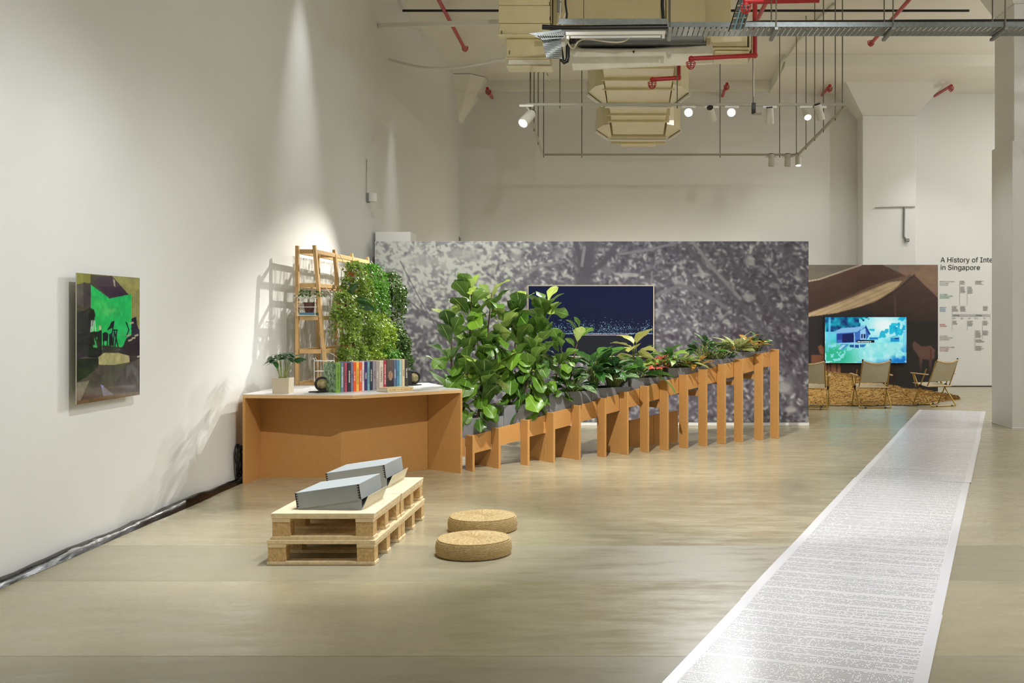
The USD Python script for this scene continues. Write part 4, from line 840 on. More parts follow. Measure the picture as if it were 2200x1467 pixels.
    sn_ = painted(bd, "screen", (x0, VY, zt), (x1 - x0, 0, 0), (0, 0, zb - zt), img, "screen_bright")
    tm = meshkit.text_mesh("this experiment in", .026, .001, True); vv = np.array(tm.vertices); k = .262 / vv[:, 0].max()
    part(bd, "subtitle", (np.stack([vv[:, 0] * k, -vv[:, 2] - .0012, vv[:, 1] * k], -1) + at(1842.4, 735.0, VY), np.array(tm.faces)), "caption_white")
lamp_mat("caption_white", (.95, .98, 1), 1.0)
village_tv()
def straw():
    nx, ny = 150, 46; u, v = grid(nx, ny); x0, x1 = 1.5, 5.62
    X = x0 + u * (x1 - x0); fy = 17.35 + .10 * np.sin(X * 3) + np.clip((X - 4.3) / 1.3, 0, 1) ** 1.5 * 1.35; by = 20.55 - np.clip((X - 4.9) / .7, 0, 1) * 1.75; by = np.maximum(by, fy + .05); Yv = fy + v * (by - fy)
    top = .37 * np.clip((5.55 - X) / 1.5, 0, 1) ** .8 * (.66 + .3 * np.sin(X * 2.1 + .6) + .5 * (fb(X, Yv, .8, 4) - .5)) + .04
    prof = np.clip(np.sin(np.clip(v * 1.25, 0, 1) * math.pi / 2), 0, 1) ** .9
    n = fb(X, Yv, 5, 7, 4) - .5; n2 = fb(X, Yv, 22, 9, 3) - .5
    Z = top * prof + (n * .10 + n2 * .05) * np.clip(v * 6, 0, 1) * np.clip((5.6 - X) * 3, 0, 1); Z = np.maximum(Z, .0) + .001; Z[0] = 0; Z[:, -1] = 0
    a = (np.arange(ny - 1)[:, None] * nx + np.arange(nx - 1)[None]); q = np.stack([a, a + 1, a + nx + 1, a + nx], -1).reshape(-1, 4)
    t = thing("straw_heap", "low heap of golden wood shavings spread on the floor under the television", "heap", (3.2, 17.4, 0), kind="stuff")
    part(t, "heap", M().add(np.stack([X, Yv, Z], -1).reshape(-1, 3), q), "straw", True)
    rng = np.random.default_rng(3); m = M(); k = 14000; ii = rng.integers(0, ny - 1, k); jj = rng.integers(0, nx - 1, k)
    C = np.stack([X[ii, jj], Yv[ii, jj], Z[ii, jj] + .006], -1) + rng.normal(0, .012, (k, 3)) * (1, 1, .4); d = rng.normal(0, 1, (k, 3)) * (1, 1, .35); d /= np.linalg.norm(d, axis=1, keepdims=True)
    w = np.cross(d, rng.normal(0, 1, (k, 3))); w /= np.linalg.norm(w, axis=1, keepdims=True); L = rng.uniform(.006, .024, (k, 1)); W = rng.uniform(.002, .005, (k, 1))
    V = np.stack([C - d * L - w * W, C + d * L - w * W, C + d * L + w * W, C - d * L + w * W], 1).reshape(-1, 3); V[:, 2] = np.maximum(V[:, 2], .001)
    m.add(V, np.arange(4 * k).reshape(-1, 4)); part(t, "shavings", m, "shaving", kind="stuff")
mk("straw", S(186, 148, 80), .9, .35, 30, .9, 70, dist=.03)
mat("shaving", {"g": ("geometry", {}), "r": ("rgb_ramp", {"ramp": [(0, S(140, 102, 46)), (.5, S(188, 146, 76)), (1, S(224, 192, 126))]}), "p": ("principled_bsdf", {"roughness": .8})}, [("g.random_per_island", "r.fac"), ("r.color", "p.base_color")], "p.BSDF")
straw()
def camp_chair():
    """Low folding chair, facing +y; the origin lies on the floor under the seat."""
    t = thing("camp_chair", "beige canvas folding chair seen from behind, facing the television squarely", "chair", (0, 0, 0))
    W = .262                                                        # half width of the frame
    for s in (-1, 1):
        x = s * W
        fl = M().tube([(x * .98, -.10, .60), (x, .02, .36), (x, .20, .03), (x, .215, .018)], .0105, 8)
        part(t, "front_leg", fl, "gold_tube", True)
        part(t, "rear_leg", M().tube([(x * .96, .20, .50), (x * .96, .12, .36), (x * .96, -.20, .03), (x * .96, -.21, .018)], .0105, 8), "gold_tube", True)
        part(t, "armrest", M().bar((x * 1.06, -.16, .515), (x * 1.06, .24, .525), .038, .016), "ash_wood")
        part(t, "arm_post", M().tube([(x * 1.04, .205, .515), (x, .14, .30)], .009, 8), "gold_tube", True)
        part(t, "hinge", M().box((x, .04, .325), (.03, .05, .05), ch=.006), "black_plastic")
        bp_ = part(t, "back_post", M().tube([(x * .86, -.09, .33), (x * .84, -.20, .54), (x * .83, -.285, .74)], .0105, 8), "gold_tube", True)
        part(bp_, "post_cap", M().lathe([(0, 0), (.014, 0), (.014, .03), (.01, .036), (0, .036)], (x * .83, -.287, .735), 10), "black_plastic", True)
    ff = part(t, "front_foot", M().tube([(-W, .215, .016), (-W * .8, .225, .0115), (W * .8, .225, .0115), (W, .215, .016)], .0105, 8), "gold_tube", True)
    rf = part(t, "rear_foot", M().tube([(-W * .96, -.21, .016), (-W * .78, -.22, .0115), (W * .78, -.22, .0115), (W * .96, -.21, .016)], .0105, 8), "gold_tube", True)
    for s in (-1, 1):
        part(rf, "foot_cap", M().tube([(s * .17, -.22, .0118), (s * .14, -.22, .0118)], .0118, 8), "black_plastic"); part(ff, "foot_cap", M().tube([(s * .17, .225, .0118), (s * .14, .225, .0118)], .0118, 8), "black_plastic")
    n = 12; u, v = grid(n, n); xx = (u - .5) * 2 * W * .80
    b = np.stack([xx, -.125 - .165 * v - .03 * np.cos((u - .5) * math.pi), .40 + .315 * v - .012 * np.sin(v * math.pi) * np.cos((u - .5) * math.pi)], -1)
    a = (np.arange(n - 1)[:, None] * n + np.arange(n - 1)[None]); q = np.stack([a, a + 1, a + n + 1, a + n], -1).reshape(-1, 4)
    def cloth(P, th): 
        v2 = np.vstack([P.reshape(-1, 3), P.reshape(-1, 3) + th]); return M().add(v2, np.vstack([q, q[:, ::-1] + n * n]))
    part(t, "back_cloth", cloth(b, (0, -.005, .003)), "canvas_cloth", True)
    s_ = np.stack([(u - .5) * 2 * W * .92, -.12 + .38 * v, .315 + .05 * v - .03 * np.cos((u - .5) * math.pi) * np.sin(v * math.pi)], -1)
    part(t, "seat_cloth", cloth(s_, (0, 0, -.005)), "canvas_cloth", True)
    part(t, "top_rail", M().tube(np.stack([np.linspace(-1, 1, 15) * W * .83, -.292 - .02 * np.cos(np.linspace(-1, 1, 15) * 1.57), .745 - .045 * np.cos(np.linspace(-1, 1, 15) * 1.57)], -1), .014, 8), "ash_wood", True)
    part(t, "seat_bar", M().tube([(-W * .95, -.115, .322), (W * .95, -.115, .322)], .009, 8), "ash_wood", True)
    return t
ch = camp_chair()
def move(o, b, rot): 
    UsdGeom.Xformable(o).GetOrderedXformOps()[0].Set(Gf.Vec3d(*map(float, b))); UsdGeom.Xformable(o).AddRotateZOp().Set(math.degrees(rot))
move(ch, (on(1863, 871)[0], 16.95, 0), .05)
dup(ch, (on(1990, 866)[0], 17.25, 0), .45, "beige canvas folding chair at the right, turned towards the television from the side", None)
dup(ch, (on(1733, 872)[0], 16.75, 0), -.2, "beige canvas folding chair half hidden behind the right edge of the mural", None)
def floor_cable():
    rng = np.random.default_rng(9); s_ = np.linspace(0, 1, 60); x = 2.75 + 2.0 * s_; y = 17.2 - .05 * np.sin(s_ * 5) + .09 * np.sin(s_ * 21) * (s_ > .45) + .03 * np.sin(s_ * 50)
    solo("floor_cable", M().tube(np.stack([x, y, 0 * x + .0075], -1), .006, 6), "black_plastic", "thin black cable snaking over the floor in front of the wood shavings", "cable", smooth=True)
floor_cable()

# ---------------------------------------------------------------- lettering on the back wall
def timeline():
    WY = 21.994; t = thing("wall_timeline", "printed timeline with a black two-line heading and small coloured captions on the back wall", "wall text", at(2080, 760, WY))
    def text(s, px, py, hpx, m, name, bold=False):
        tm = meshkit.text_mesh(s, hpx * WY / F, .002, bold); v = np.array(tm.vertices); part(t, name, (np.stack([v[:, 0], -v[:, 2], v[:, 1]], -1) + at(px, py, WY), np.array(tm.faces)), m)
    text("A History of Internet Art", 2020.5, 563.3, 10.6, "ink_black", "heading"); text("in Singapore", 2020.2, 579.6, 10.6, "ink_black", "heading")
    for s, y, m in ((("INFRASTRUCTURES", "PLATFORMS", "SOFTWARE"), 606, "ink_grey"), (("CULTURES", "ORGANISATIONS", "MOVEMENTS"), 633.5, "ink_green"), (("ARTISTS", "WORKS", "IN ASIA"), 662, "ink_blue"), (("WORKS", "WRITING"), 698, "ink_red"), (("CULTURES", "ORGANISATIONS", "MOVEMENTS"), 723, "ink_grey"), (("INFRASTRUCTURES", "PLATFORMS", "SOFTWARE"), 747, "ink_brown")):
        for k, w in enumerate(s): text(w, 2019, y + k * 3.7, 2.4, m, "caption")
    R_ = np.random.default_rng(2)
    def rect(x0, y0, x1, y1, m, name="rule"): part(t, name, M().span(at(x0, y1, WY) - (0, .0015, 0), at(x1, y0, WY), ch=.0002), m)
    rect(2046, 674.8, 2094.5, 679.5, "ink_pale", "decade_bar"); rect(2095.3, 674.8, 2127, 679.5, "ink_pale", "decade_bar"); text("1970s", 2047.5, 679.2, 3.2, "ink_black", "decade", True); text("1990s", 2096, 679.2, 3.2, "ink_black", "decade", True)
    for s, x in (("87", 2048), ("88", 2064), ("89", 2080), ("92", 2096), ("93", 2112)): text(s, x, 685.2, 3.2, "ink_grey", "year")
    for x, y0, y1 in ((2045.6, 674, 686), (2094.4, 674, 686), (2127, 674, 686), (2061.5, 603, 656), (2078, 614, 655), (2045.6, 657, 674), (2045.6, 688, 709), (2078, 689, 709), (2094.4, 708, 753), (2110.5, 689, 728)): rect(x, y0, x + .7, y1, "ink_pale")
    blocks = [(2063, 603, 12, 5), (2095, 603, 20, 5), (2063, 615.5, 12, 8), (2079, 615.5, 12, 9), (2046.5, 657.5, 13, 7), (2063, 657.5, 13, 7), (2112, 657.5, 12, 6), (2047, 689, 12, 5), (2079, 689, 12, 7), (2112, 689, 14, 6), (2096, 710, 13, 9), (2111, 710, 14, 6), (2096, 729, 20, 4), (2096, 743, 20, 6)]
    for x, y, w, n in blocks:
        m = M()
        for k in range(n): m.span(at(x, y + k * 1.75 + .85, WY) - (0, .0012, 0), at(x + w * R_.uniform(.6, 1), y + k * 1.75, WY), ch=.0001)
        part(t, "text_block", m, "ink_grey", kind="stuff")
for nm, c in (("ink_black", (20, 20, 20)), ("ink_grey", (158, 158, 156)), ("ink_green", (60, 150, 120)), ("ink_blue", (50, 130, 190)), ("ink_red", (206, 60, 60)), ("ink_brown", (170, 120, 100)), ("ink_pale", (180, 180, 182))): mk(nm, S(*c), .6)
timeline()

# ---------------------------------------------------------------- the framed print on the left wall
def print_left():
    t_ = .007; off = .062
    def wp(px, py): Y = 0; r = (px - CX) / F; k = -.24 / 16.25; Y = (-3.42 - k * 5.75 + off) / (r - k); return at(px, py, Y)
    TL, TR, BR, BL = wp(165, 586), wp(300, 597), wp(300, 848.5), wp(165, 868.5)
    TL[2] = TR[2] = (TL[2] + TR[2]) / 2; BL[2] = BR[2] = (BL[2] + BR[2]) / 2
    t = thing("photo_panel", "glossy photograph of a bright green screen in a studio, standing off the left wall", "picture", (TL + BR) / 2)
    ux, uy = TR - TL, BL - TL; nrm = np.cross(uy, ux); nrm /= np.linalg.norm(nrm); nrm = nrm if nrm[0] > 0 else -nrm
    part(t, "backing", M().hull([p + nrm * k for p in (TL, TR, BR, BL) for k in (-.001, -t_)]), "pale_card", label="cream edge of the panel")
    for fu, fv in ((.2, .15), (.8, .15), (.2, .85), (.8, .85)):
        c = TL + ux * fu + uy * fv; part(t, "standoff", M().tube([c - nrm * t_, c - nrm * (off - .001)], .012, 8), "steel")
    nx, ny = 230, 300; u, v = grid(nx, ny); n1, n2 = fb(u, v, 6, 2), fb(u, v, 22, 5); X = 195 + u * 580; top = 105 + 55 * u; Yp = top + v * (1220 - 140 * u)
    img = np.stack([58 + 40 * n1, 50 + 34 * n1, 52 + 20 * n1], -1) + 10 * (n2 - .5)[..., None]
    def poly(p, c, jit=0): 
        nonlocal img; img = np.where(inside(X + jit * 40 * (n2 - .5), Yp + jit * 40 * (n1 - .5), p)[..., None], np.asarray(c, float) if np.ndim(c) < 3 else c, img)
    olive = np.stack([112 + 60 * n1, 108 + 60 * n1, 52 + 40 * n1], -1)
    poly([(195, 100), (775, 150), (775, 640), (690, 560), (690, 300), (500, 140), (310, 120), (310, 200), (195, 215)], olive); poly([(500, 140), (775, 160), (775, 250), (700, 340), (650, 300)], olive * 1.0 + 12)
    poly([(700, 340), (775, 240), (775, 640), (700, 600)], np.stack([150 + 30 * n1 - 50 * (np.sin(X * .35) > .6), 144 + 30 * n1 - 48 * (np.sin(X * .35) > .6), 90 + 20 * n1 - 30 * (np.sin(X * .35) > .6)], -1))
    poly([(340, 190), (390, 140), (500, 135), (660, 310), (480, 345)], np.stack([52 + 26 * n1, 38 + 22 * n1, 50 + 22 * n1], -1)); poly([(510, 160), (530, 175), (535, 240), (520, 230)], (160, 160, 140))
    poly([(195, 215), (250, 200), (250, 420), (195, 400)], (92, 80, 84), .3); poly([(250, 190), (310, 215), (310, 430), (250, 420)], (70, 56, 68))
    G = np.stack([38 + 10 * n1, 182 + 16 * n1, 92 + 10 * n1], -1)
    poly([(313, 215), (480, 345), (690, 307), (692, 700), (690, 800), (313, 820)], G)
    dk = (30, 24, 34)
    poly([(195, 470), (270, 450), (300, 425), (340, 450), (345, 550), (300, 640), (310, 880), (195, 900)], np.stack([34 + 30 * n1, 28 + 24 * n1, 42 + 22 * n1], -1), .4)
    poly([(300, 430), (340, 450), (352, 500), (335, 555), (290, 550)], dk); 
    for l in ([(320, 550), (312, 655)], [(332, 550), (330, 655)], [(345, 550), (354, 655)]): img = np.where((seg_dist(X, Yp, l) < 4)[..., None], np.array([206, 214, 200.]), img)
    poly([(305, 655), (378, 650), (408, 635), (410, 900), (290, 890)], dk, .1); poly([(330, 705), (370, 700), (372, 800), (332, 800)], np.where((n2 > .5)[..., None], np.array([60, 170, 90]), np.array(dk))); poly([(385, 595), (402, 595), (404, 635), (383, 635)], (200, 190, 150))
    poly([(415, 670), (440, 655), (468, 670), (465, 740), (418, 740)], dk); 
    for l in ([(425, 735), (425, 830)], [(460, 735), (460, 830)], [(525, 650), (560, 795)], [(525, 650), (512, 795)], [(548, 640), (530, 790)], [(515, 640), (550, 640)], [(500, 700), (520, 560)], [(640, 700), (665, 640), (640, 570)]): img = np.where((seg_dist(X, Yp, l) < 5)[..., None], np.array(dk, float), img)
    poly([(475, 680), (505, 660), (515, 780), (475, 790)], dk, .3); poly([(500, 560), (525, 550), (520, 600), (500, 620), (455, 640), (470, 615)], dk, .4); poly([(630, 560), (648, 585), (640, 590)], dk)
    poly([(410, 780), (600, 800), (640, 720), (690, 690), (690, 540), (735, 520), (770, 660), (775, 900), (660, 960), (640, 870), (410, 850)], np.stack([38 + 26 * n2, 30 + 22 * n2, 38 + 18 * n2], -1), .5)
    for bx, by in ((655, 735), (690, 715), (720, 690), (640, 690), (745, 885), (670, 575)): poly([(bx, by), (bx + 40, by - 12), (bx + 44, by + 4), (bx + 6, by + 14)], (176, 172, 140), .2)
    poly([(380, 890), (430, 850), (560, 850), (670, 880), (672, 940), (500, 965), (380, 960)], np.stack([146 + 50 * n2, 138 + 48 * n2, 96 + 40 * n2], -1), .2)
    poly([(195, 900), (380, 900), (380, 960), (600, 965), (775, 910), (775, 1250), (195, 1330)], np.stack([64 + 50 * n2 * n1, 54 + 42 * n2 * n1, 56 + 34 * n2 * n1], -1))
    poly([(195, 900), (380, 900), (380, 980), (290, 1060), (195, 1120)], (34, 36, 36), .2); poly([(640, 980), (700, 955), (760, 1010), (770, 1150), (730, 1080), (690, 1000), (640, 1100)], (92, 88, 88), .1)
    poly([(195, 1120), (300, 1105), (210, 1330), (195, 1330)], (126, 116, 104)); poly([(400, 1140), (520, 1240), (420, 1250)], (120, 114, 130), .2); poly([(395, 1145), (430, 1155), (415, 1180)], (150, 150, 220))
    poly([(195, 1290), (500, 1240), (775, 1210), (775, 1245), (195, 1330)], np.stack([84 + 40 * n2, 70 + 34 * n2, 54 + 20 * n2], -1), .3)
    img = gaussian_filter(img, (.6, .6, 0)) * (.82 + .36 * fb(u, v, 26, 31))[..., None]
    painted(t, "photograph", TL, ux, uy, img, "paint_gloss", label="photograph of a bright green screen in a studio")
print_left()
# ---------------------------------------------------------------- pallets, archive boxes, cushions, scroll
PX = np.array([1.0, 0, 0]); PYAX = np.array([.0, 1, 0])
def pallet_axes():
    A, B, C = on(573, 1214), on(805, 1215), on(902, 1114)                 # front left, front right, far right feet of the two stacks
    u = (B - A) / np.linalg.norm(B - A); w = (C - B) / np.linalg.norm(C - B); return A, B, C, u, w
A_, B_, C_, UU, WW = pallet_axes()
PW, PLN = np.linalg.norm(B_ - A_), np.linalg.norm(C_ - B_) / 2
WW = np.array([-UU[1], UU[0], 0.]) if np.dot([-UU[1], UU[0], 0], WW) > 0 else np.array([UU[1], -UU[0], 0])
UU, WW = np.array([1., 0, 0]), np.array([0, 1., 0])       # they stand square to the hall
WW0 = (C_ - B_) / np.linalg.norm(C_ - B_)
RP = np.stack([UU, WW, [0, 0, 1]], 1)
def pallet(label, o, W, L, top=False):
    """o: front left foot. Boards run across (u), stringers along (w)."""
    g = lambda a, b, c: o + UU * a + WW * b + np.array([0, 0, c]); t = thing("pallet", label, "pallet", g(W / 2, L / 2, 0)); H_ = .146
    def bx(name, a0, a1, b0, b1, c0, c1, m, ch=.002): part(t, name, M().box(g((a0 + a1) / 2, (b0 + b1) / 2, (c0 + c1) / 2), (a1 - a0, b1 - b0, c1 - c0), RP, ch), m)
    for b in (0, L / 2 - .05, L - .095): bx("bottom_board", 0, W, b + .001, b + .093, 0, .019, "pine")
    for b in (.002, L / 2 - .049, L - .094):
        for a in (0.006, W - .106): bx("block", a, a + .10, b + .001, b + .09, .0195, .0985, "chipboard", .001)
    for a in (0.004, W - .108): bx("stringer", a, a + .104, 0, L, .099, .119, "pine_across")
    n = 7; bw = (L - .006 * (n - 1)) / n
    for k in range(n): bx("deck_board", 0, W, k * (bw + .006), k * (bw + .006) + bw, .1195, .1415, "pine")
    if top: bx("top_sheet", -.002, W + .002, 0.001, L - .001, .142, .1505, "plywood", .001)
    return t
LL = np.linalg.norm(C_ - B_) * np.dot(WW0, WW) / 2 - .004
W1 = PW; o1 = A_; o2 = A_ + WW * (LL + .008)
pallet("near lower pallet of the double stack, on the floor", o1 + (0, 0, .0005), W1, LL)
pallet("far lower pallet of the double stack, towards the counter", o2 + (0, 0, .0005), W1, LL)
up = np.array([0, 0, .1425])
pallet("near upper pallet with a smooth board top, carrying the front grey box", o1 + up + UU * .018 + WW * .02, W1 - .03, LL - .02, True)
pallet("far upper pallet with a smooth board top, carrying the rear grey box", o2 + up + UU * .022 + WW * .004, W1 - .03, LL - .02, True)
ZP = .1425 + .1505
def archive_box(label, FL, FR, BRt, tilt, hgt, k):
    """Tray with its lid set askew: FL, FR front foot corners, BRt the far right one."""
    u = FR - FL; L = np.linalg.norm(u); u /= L; w = np.array([-u[1], u[0], 0]); D = .42
    t = thing("archive_box", label, "box", (FL + FR) / 2 + w * D / 2); g = lambda a, b, c: FL + u * a + w * b + np.array([0, 0, c]); R = np.stack([u, w, [0, 0, 1]], 1); th = .003; hb = .075
    for a0, a1, b0, b1, c0, c1 in ((0, L, 0, th, .001, hb), (0, L, D - th, D, .001, hb), (0, th, th, D - th, .001, hb)):
        part(t, "tray_side", M().box(g((a0 + a1) / 2, (b0 + b1) / 2, (c0 + c1) / 2), (a1 - a0, b1 - b0, c1 - c0), R, .0008), "grey_card")
    part(t, "tray_floor", M().box(g(L / 2, D / 2, .002), (L - .002, D - .002, .003), R, .0008), "grey_card")
    flap = M().hull([g(L + dx, b, z) for (dx, z) in ((0, .001), (.028, hb + .002), (.003, .001), (.031, hb + .002)) for b in (.004 if z < .01 else .03, D - .002)]); part(t, "end_flap", flap, "pale_card", label="dropped pale end flap of the tray")
    a = tilt; hl = .092; c, s_ = math.cos(a), math.sin(a); Rl = R @ np.array([[c, 0, -s_], [0, 1, 0], [s_, 0, c]]); o = g(-.004, -.004, .003); lg = lambda x, y, z: o + Rl @ np.array([x, y, z]); Ll, Dl = L + .004, D + .008
    for a0, a1, b0, b1, c0, c1 in ((0, Ll, 0, th, 0, hl), (0, Ll, Dl - th, Dl, 0, hl), (0, th, th, Dl - th, 0, hl), (Ll - th, Ll, th, Dl - th, 0, hl)):
        ls_ = part(t, "lid_side", M().box(lg((a0 + a1) / 2, (b0 + b1) / 2, (c0 + c1) / 2), (a1 - a0, b1 - b0, c1 - c0), Rl, .0008), "grey_card")
    part(t, "lid_top", M().box(lg(Ll / 2, Dl / 2, hl + .0015), (Ll, Dl, .003), Rl, .001), "grey_card_lit")
    for x in (0, Ll):
        m = M()
        for q in range(6):
            z = .01 + q * .0145; sgn = 1 if x == 0 else -1
            m.hull([lg(x + sgn * 0, -.0012, z), lg(x + sgn * .014, -.0012, z + .004), lg(x, -.0012, z + .012), lg(x + sgn * .014, .0, z + .004), lg(x, 0, z), lg(x, 0, z + .012)])
            m.hull([lg(x - sgn * .0012, 0, z), lg(x - sgn * .0012, .014, z + .004), lg(x - sgn * .0012, 0, z + .012), lg(x, .014, z + .004), lg(x, 0, z), lg(x, 0, z + .012)])
        m.box(lg(x, 0, hl / 2), (.0036, .0036, hl - .004), Rl, .0005); part(ls_, "metal_corner", m, "black_metal", label="toothed black metal corner staple")
mk("grey_card_lit", S(184, 191, 195), .5, .02, 8)  # same grey card as the sides, overhead light put into the colour
zc = ZP + .0005
archive_box("front grey archive box with its lid tilted, on the near pallet", on(641, 1094.3, zc), on(777, 1095.6, zc), on(815, 1063, zc), math.radians(8.5), .1, 0)
archive_box("rear grey archive box with its lid tilted, on the far pallet", on(706, 1047.6, zc), on(831, 1048.6, zc), on(863, 1024, zc), math.radians(8.5), .1, 1)

mat("rush_weave", {"c": ("texture_coordinate", {}), "s": ("separate_xyz", {}), "g": ("geometry", {}), "n": ("noise_texture", {"scale": 60., "detail": 4.}), "m": ("mapping", {"scale": (1, 1, 6)}), "r": ("rgb_ramp", {"ramp": [(.25, S(158, 126, 76)), (.5, S(196, 168, 114)), (.8, S(220, 202, 158))]}),
    "p": ("principled_bsdf", {"roughness": .75}), "b": ("bump", {"strength": .5, "distance": .004})}, [("c.object", "m.vector"), ("m.vector", "n.vector"), ("n.fac", "r.fac"), ("r.color", "p.base_color"), ("n.fac", "b.height"), ("b.normal", "p.normal")], "p.BSDF")
def cushion(label, c, Rr, H_, seed, rot):
    t = thing("floor_cushion", label, "cushion", c); rng = np.random.default_rng(seed)
    m = M(); seg, rows = 180, 44                                           # the coiled side: rows of twisted rush
    a = np.arange(seg) * 2 * np.pi / seg; V = []
    for i in range(rows + 1):
        z = H_ * i / rows; rr = Rr + .003 * np.sin(math.pi * i / rows) * 3 + .0028 * np.abs(np.sin(i * math.pi / 4)) + .0022 * np.sin(a * 60 + i * .9 + 2 * (i // 4)) * np.abs(np.sin(i * math.pi / 4)) - .012 * (i / rows > .96) - .01 * (i / rows < .04)
        V.append(np.stack([rr * np.cos(a), rr * np.sin(a), 0 * a + z], -1))
    q = [(i * seg + j, i * seg + (j + 1) % seg, (i + 1) * seg + (j + 1) % seg, (i + 1) * seg + j) for i in range(rows) for j in range(seg)]
    part(t, "woven_side", M().add(np.vstack(V) + c, q), "rush_weave", True)
    seg2, rings = 192, 34; a = np.arange(seg2) * 2 * np.pi / seg2; V = []; spokes = 24
    for i in range(rings + 1):
        r = (Rr - .006) * i / rings; f = i / rings
        sp = np.abs(np.sin(a * spokes / 2 + f * 1.6)) ** .6; ring = np.abs(np.sin(i * math.pi / 2.0)); 
        z = H_ + .006 * (1 - f ** 6) + (.009 * sp * np.clip(f * 3, 0, 1) * (1 - f) ** .4 + .0026 * np.abs(np.sin(r * 260)) * np.clip((f - .25) * 4, 0, 1) + .0016 * np.sin(a * 96 + i) * f) - .012 * np.exp(-(f / .06) ** 2)
        V.append(np.stack([r * np.cos(a + rot), r * np.sin(a + rot), z], -1))
    q = [(i * seg2 + j, i * seg2 + (j + 1) % seg2, (i + 1) * seg2 + (j + 1) % seg2, (i + 1) * seg2 + j) for i in range(rings) for j in range(seg2)]
    part(t, "woven_top", M().add(np.vstack(V) + c, q), "rush_weave", True)
    part(t, "rim_braid", M().tube(np.array([((Rr - .006) * math.cos(x), (Rr - .006) * math.sin(x), H_ + .001 + .0012 * math.sin(x * 90)) for x in np.linspace(0, 2 * np.pi, 180)]) + c, .006, 6, False), "rush_weave", True)
def cush_at(l, r, ytop, ybase):
    z = .095; Y = None; xm = (l + r) / 2; c = on(xm, ytop, z); R_ = (r - l) / 2 * c[1] / F * .965; return np.array([c[0], c[1], 0.0]), R_
c, R_ = cush_at(938, 1098, 1155.0, 0); cushion("round woven rush floor cushion, the nearer of the two", c, R_, .092, 1, .2)
c, R_ = cush_at(964, 1110, 1107.0, 0); cushion("round woven rush floor cushion, the farther of the two", c, R_, .092, 2, 1.1)

# --- the printed scroll: overlapping sheets
def scroll_mat():
    return mat("scroll_print", {"a": ("attribute", {"attribute": "sheetuv"}), "s": ("separate_xyz", {}),
        "rv": ("math", {"math_type": "multiply", "value2": 1 / .0165}), "ri": ("math", {"math_type": "floor"}), "rf": ("math", {"math_type": "fraction"}),
        "cv": ("math", {"math_type": "multiply", "value2": 1 / .0066}), "ci": ("math", {"math_type": "floor"}), "cf": ("math", {"math_type": "fraction"}),
        "cc": ("combine_xyz", {}), "wn": ("white_noise_texture", {"dimensions": "2D"}), "g1": ("math", {"math_type": "greater_than", "value2": .26}),
        "h1": ("math", {"math_type": "less_than", "value2": .55}), "h2": ("math", {"math_type": "less_than", "value2": .74}),
        "pr": ("math", {"math_type": "multiply", "value2": .137}), "pf": ("math", {"math_type": "floor"}), "pw": ("white_noise_texture", {"dimensions": "1D"}), "pl": ("math", {"math_type": "multiply_add", "value2": .10, "value3": .10}), "pfr": ("math", {"math_type": "fraction"}), "pg": ("math", {"math_type": "less_than"}), "pg2": ("math", {"math_type": "greater_than"}),
        "rw": ("white_noise_texture", {"dimensions": "1D"}), "rl": ("map_range", {"from_min": .0, "from_max": .12, "to_min": .35, "to_max": .92, "clamp": True}), "lo": ("math", {"math_type": "greater_than", "value2": .055}), "hi": ("math", {"math_type": "less_than"}),
        "m1": ("math", {"math_type": "multiply"}), "m2": ("math", {"math_type": "multiply"}), "m3": ("math", {"math_type": "multiply"}), "m4": ("math", {"math_type": "multiply"}), "m5": ("math", {"math_type": "multiply"}),
        "mx": ("mix_color", {"a": S(240, 240, 247), "b": S(150, 150, 155)}), "p": ("principled_bsdf", {"roughness": .26, "specular_ior_level": .5})},
        [("a.vector", "s.vector"), ("s.y", "rv.value1"), ("rv.value", "ri.value1"), ("rv.value", "rf.value1"), ("s.x", "cv.value1"), ("cv.value", "ci.value1"), ("cv.value", "cf.value1"),
         ("ci.value", "cc.x"), ("ri.value", "cc.y"), ("cc.vector", "wn.vector"), ("wn.value", "g1.value1"), ("rf.value", "h1.value1"), ("cf.value", "h2.value1"),
         ("ri.value", "pr.value1"), ("pr.value", "pf.value1"), ("pr.value", "pfr.value1"), ("pf.value", "pw.w"), ("pfr.value", "pg2.value1"), ("pw.value", "pl.value1"), ("pl.value", "pg2.value2"),
         ("ri.value", "rw.w"), ("rw.value", "rl.value"), ("s.x", "lo.value1"), ("s.x", "hi.value1"), ("rl.result", "hi.value2"),
         ("g1.value", "m1.value1"), ("h1.value", "m1.value2"), ("m1.value", "m2.value1"), ("h2.value", "m2.value2"), ("m2.value", "m3.value1"), ("pg2.value", "m3.value2"), ("m3.value", "m4.value1"), ("lo.value", "m4.value2"), ("m4.value", "m5.value1"), ("hi.value", "m5.value2"),
         ("m5.value", "mx.fac"), ("mx.result", "p.base_color")], "p.BSDF")
scroll_mat()
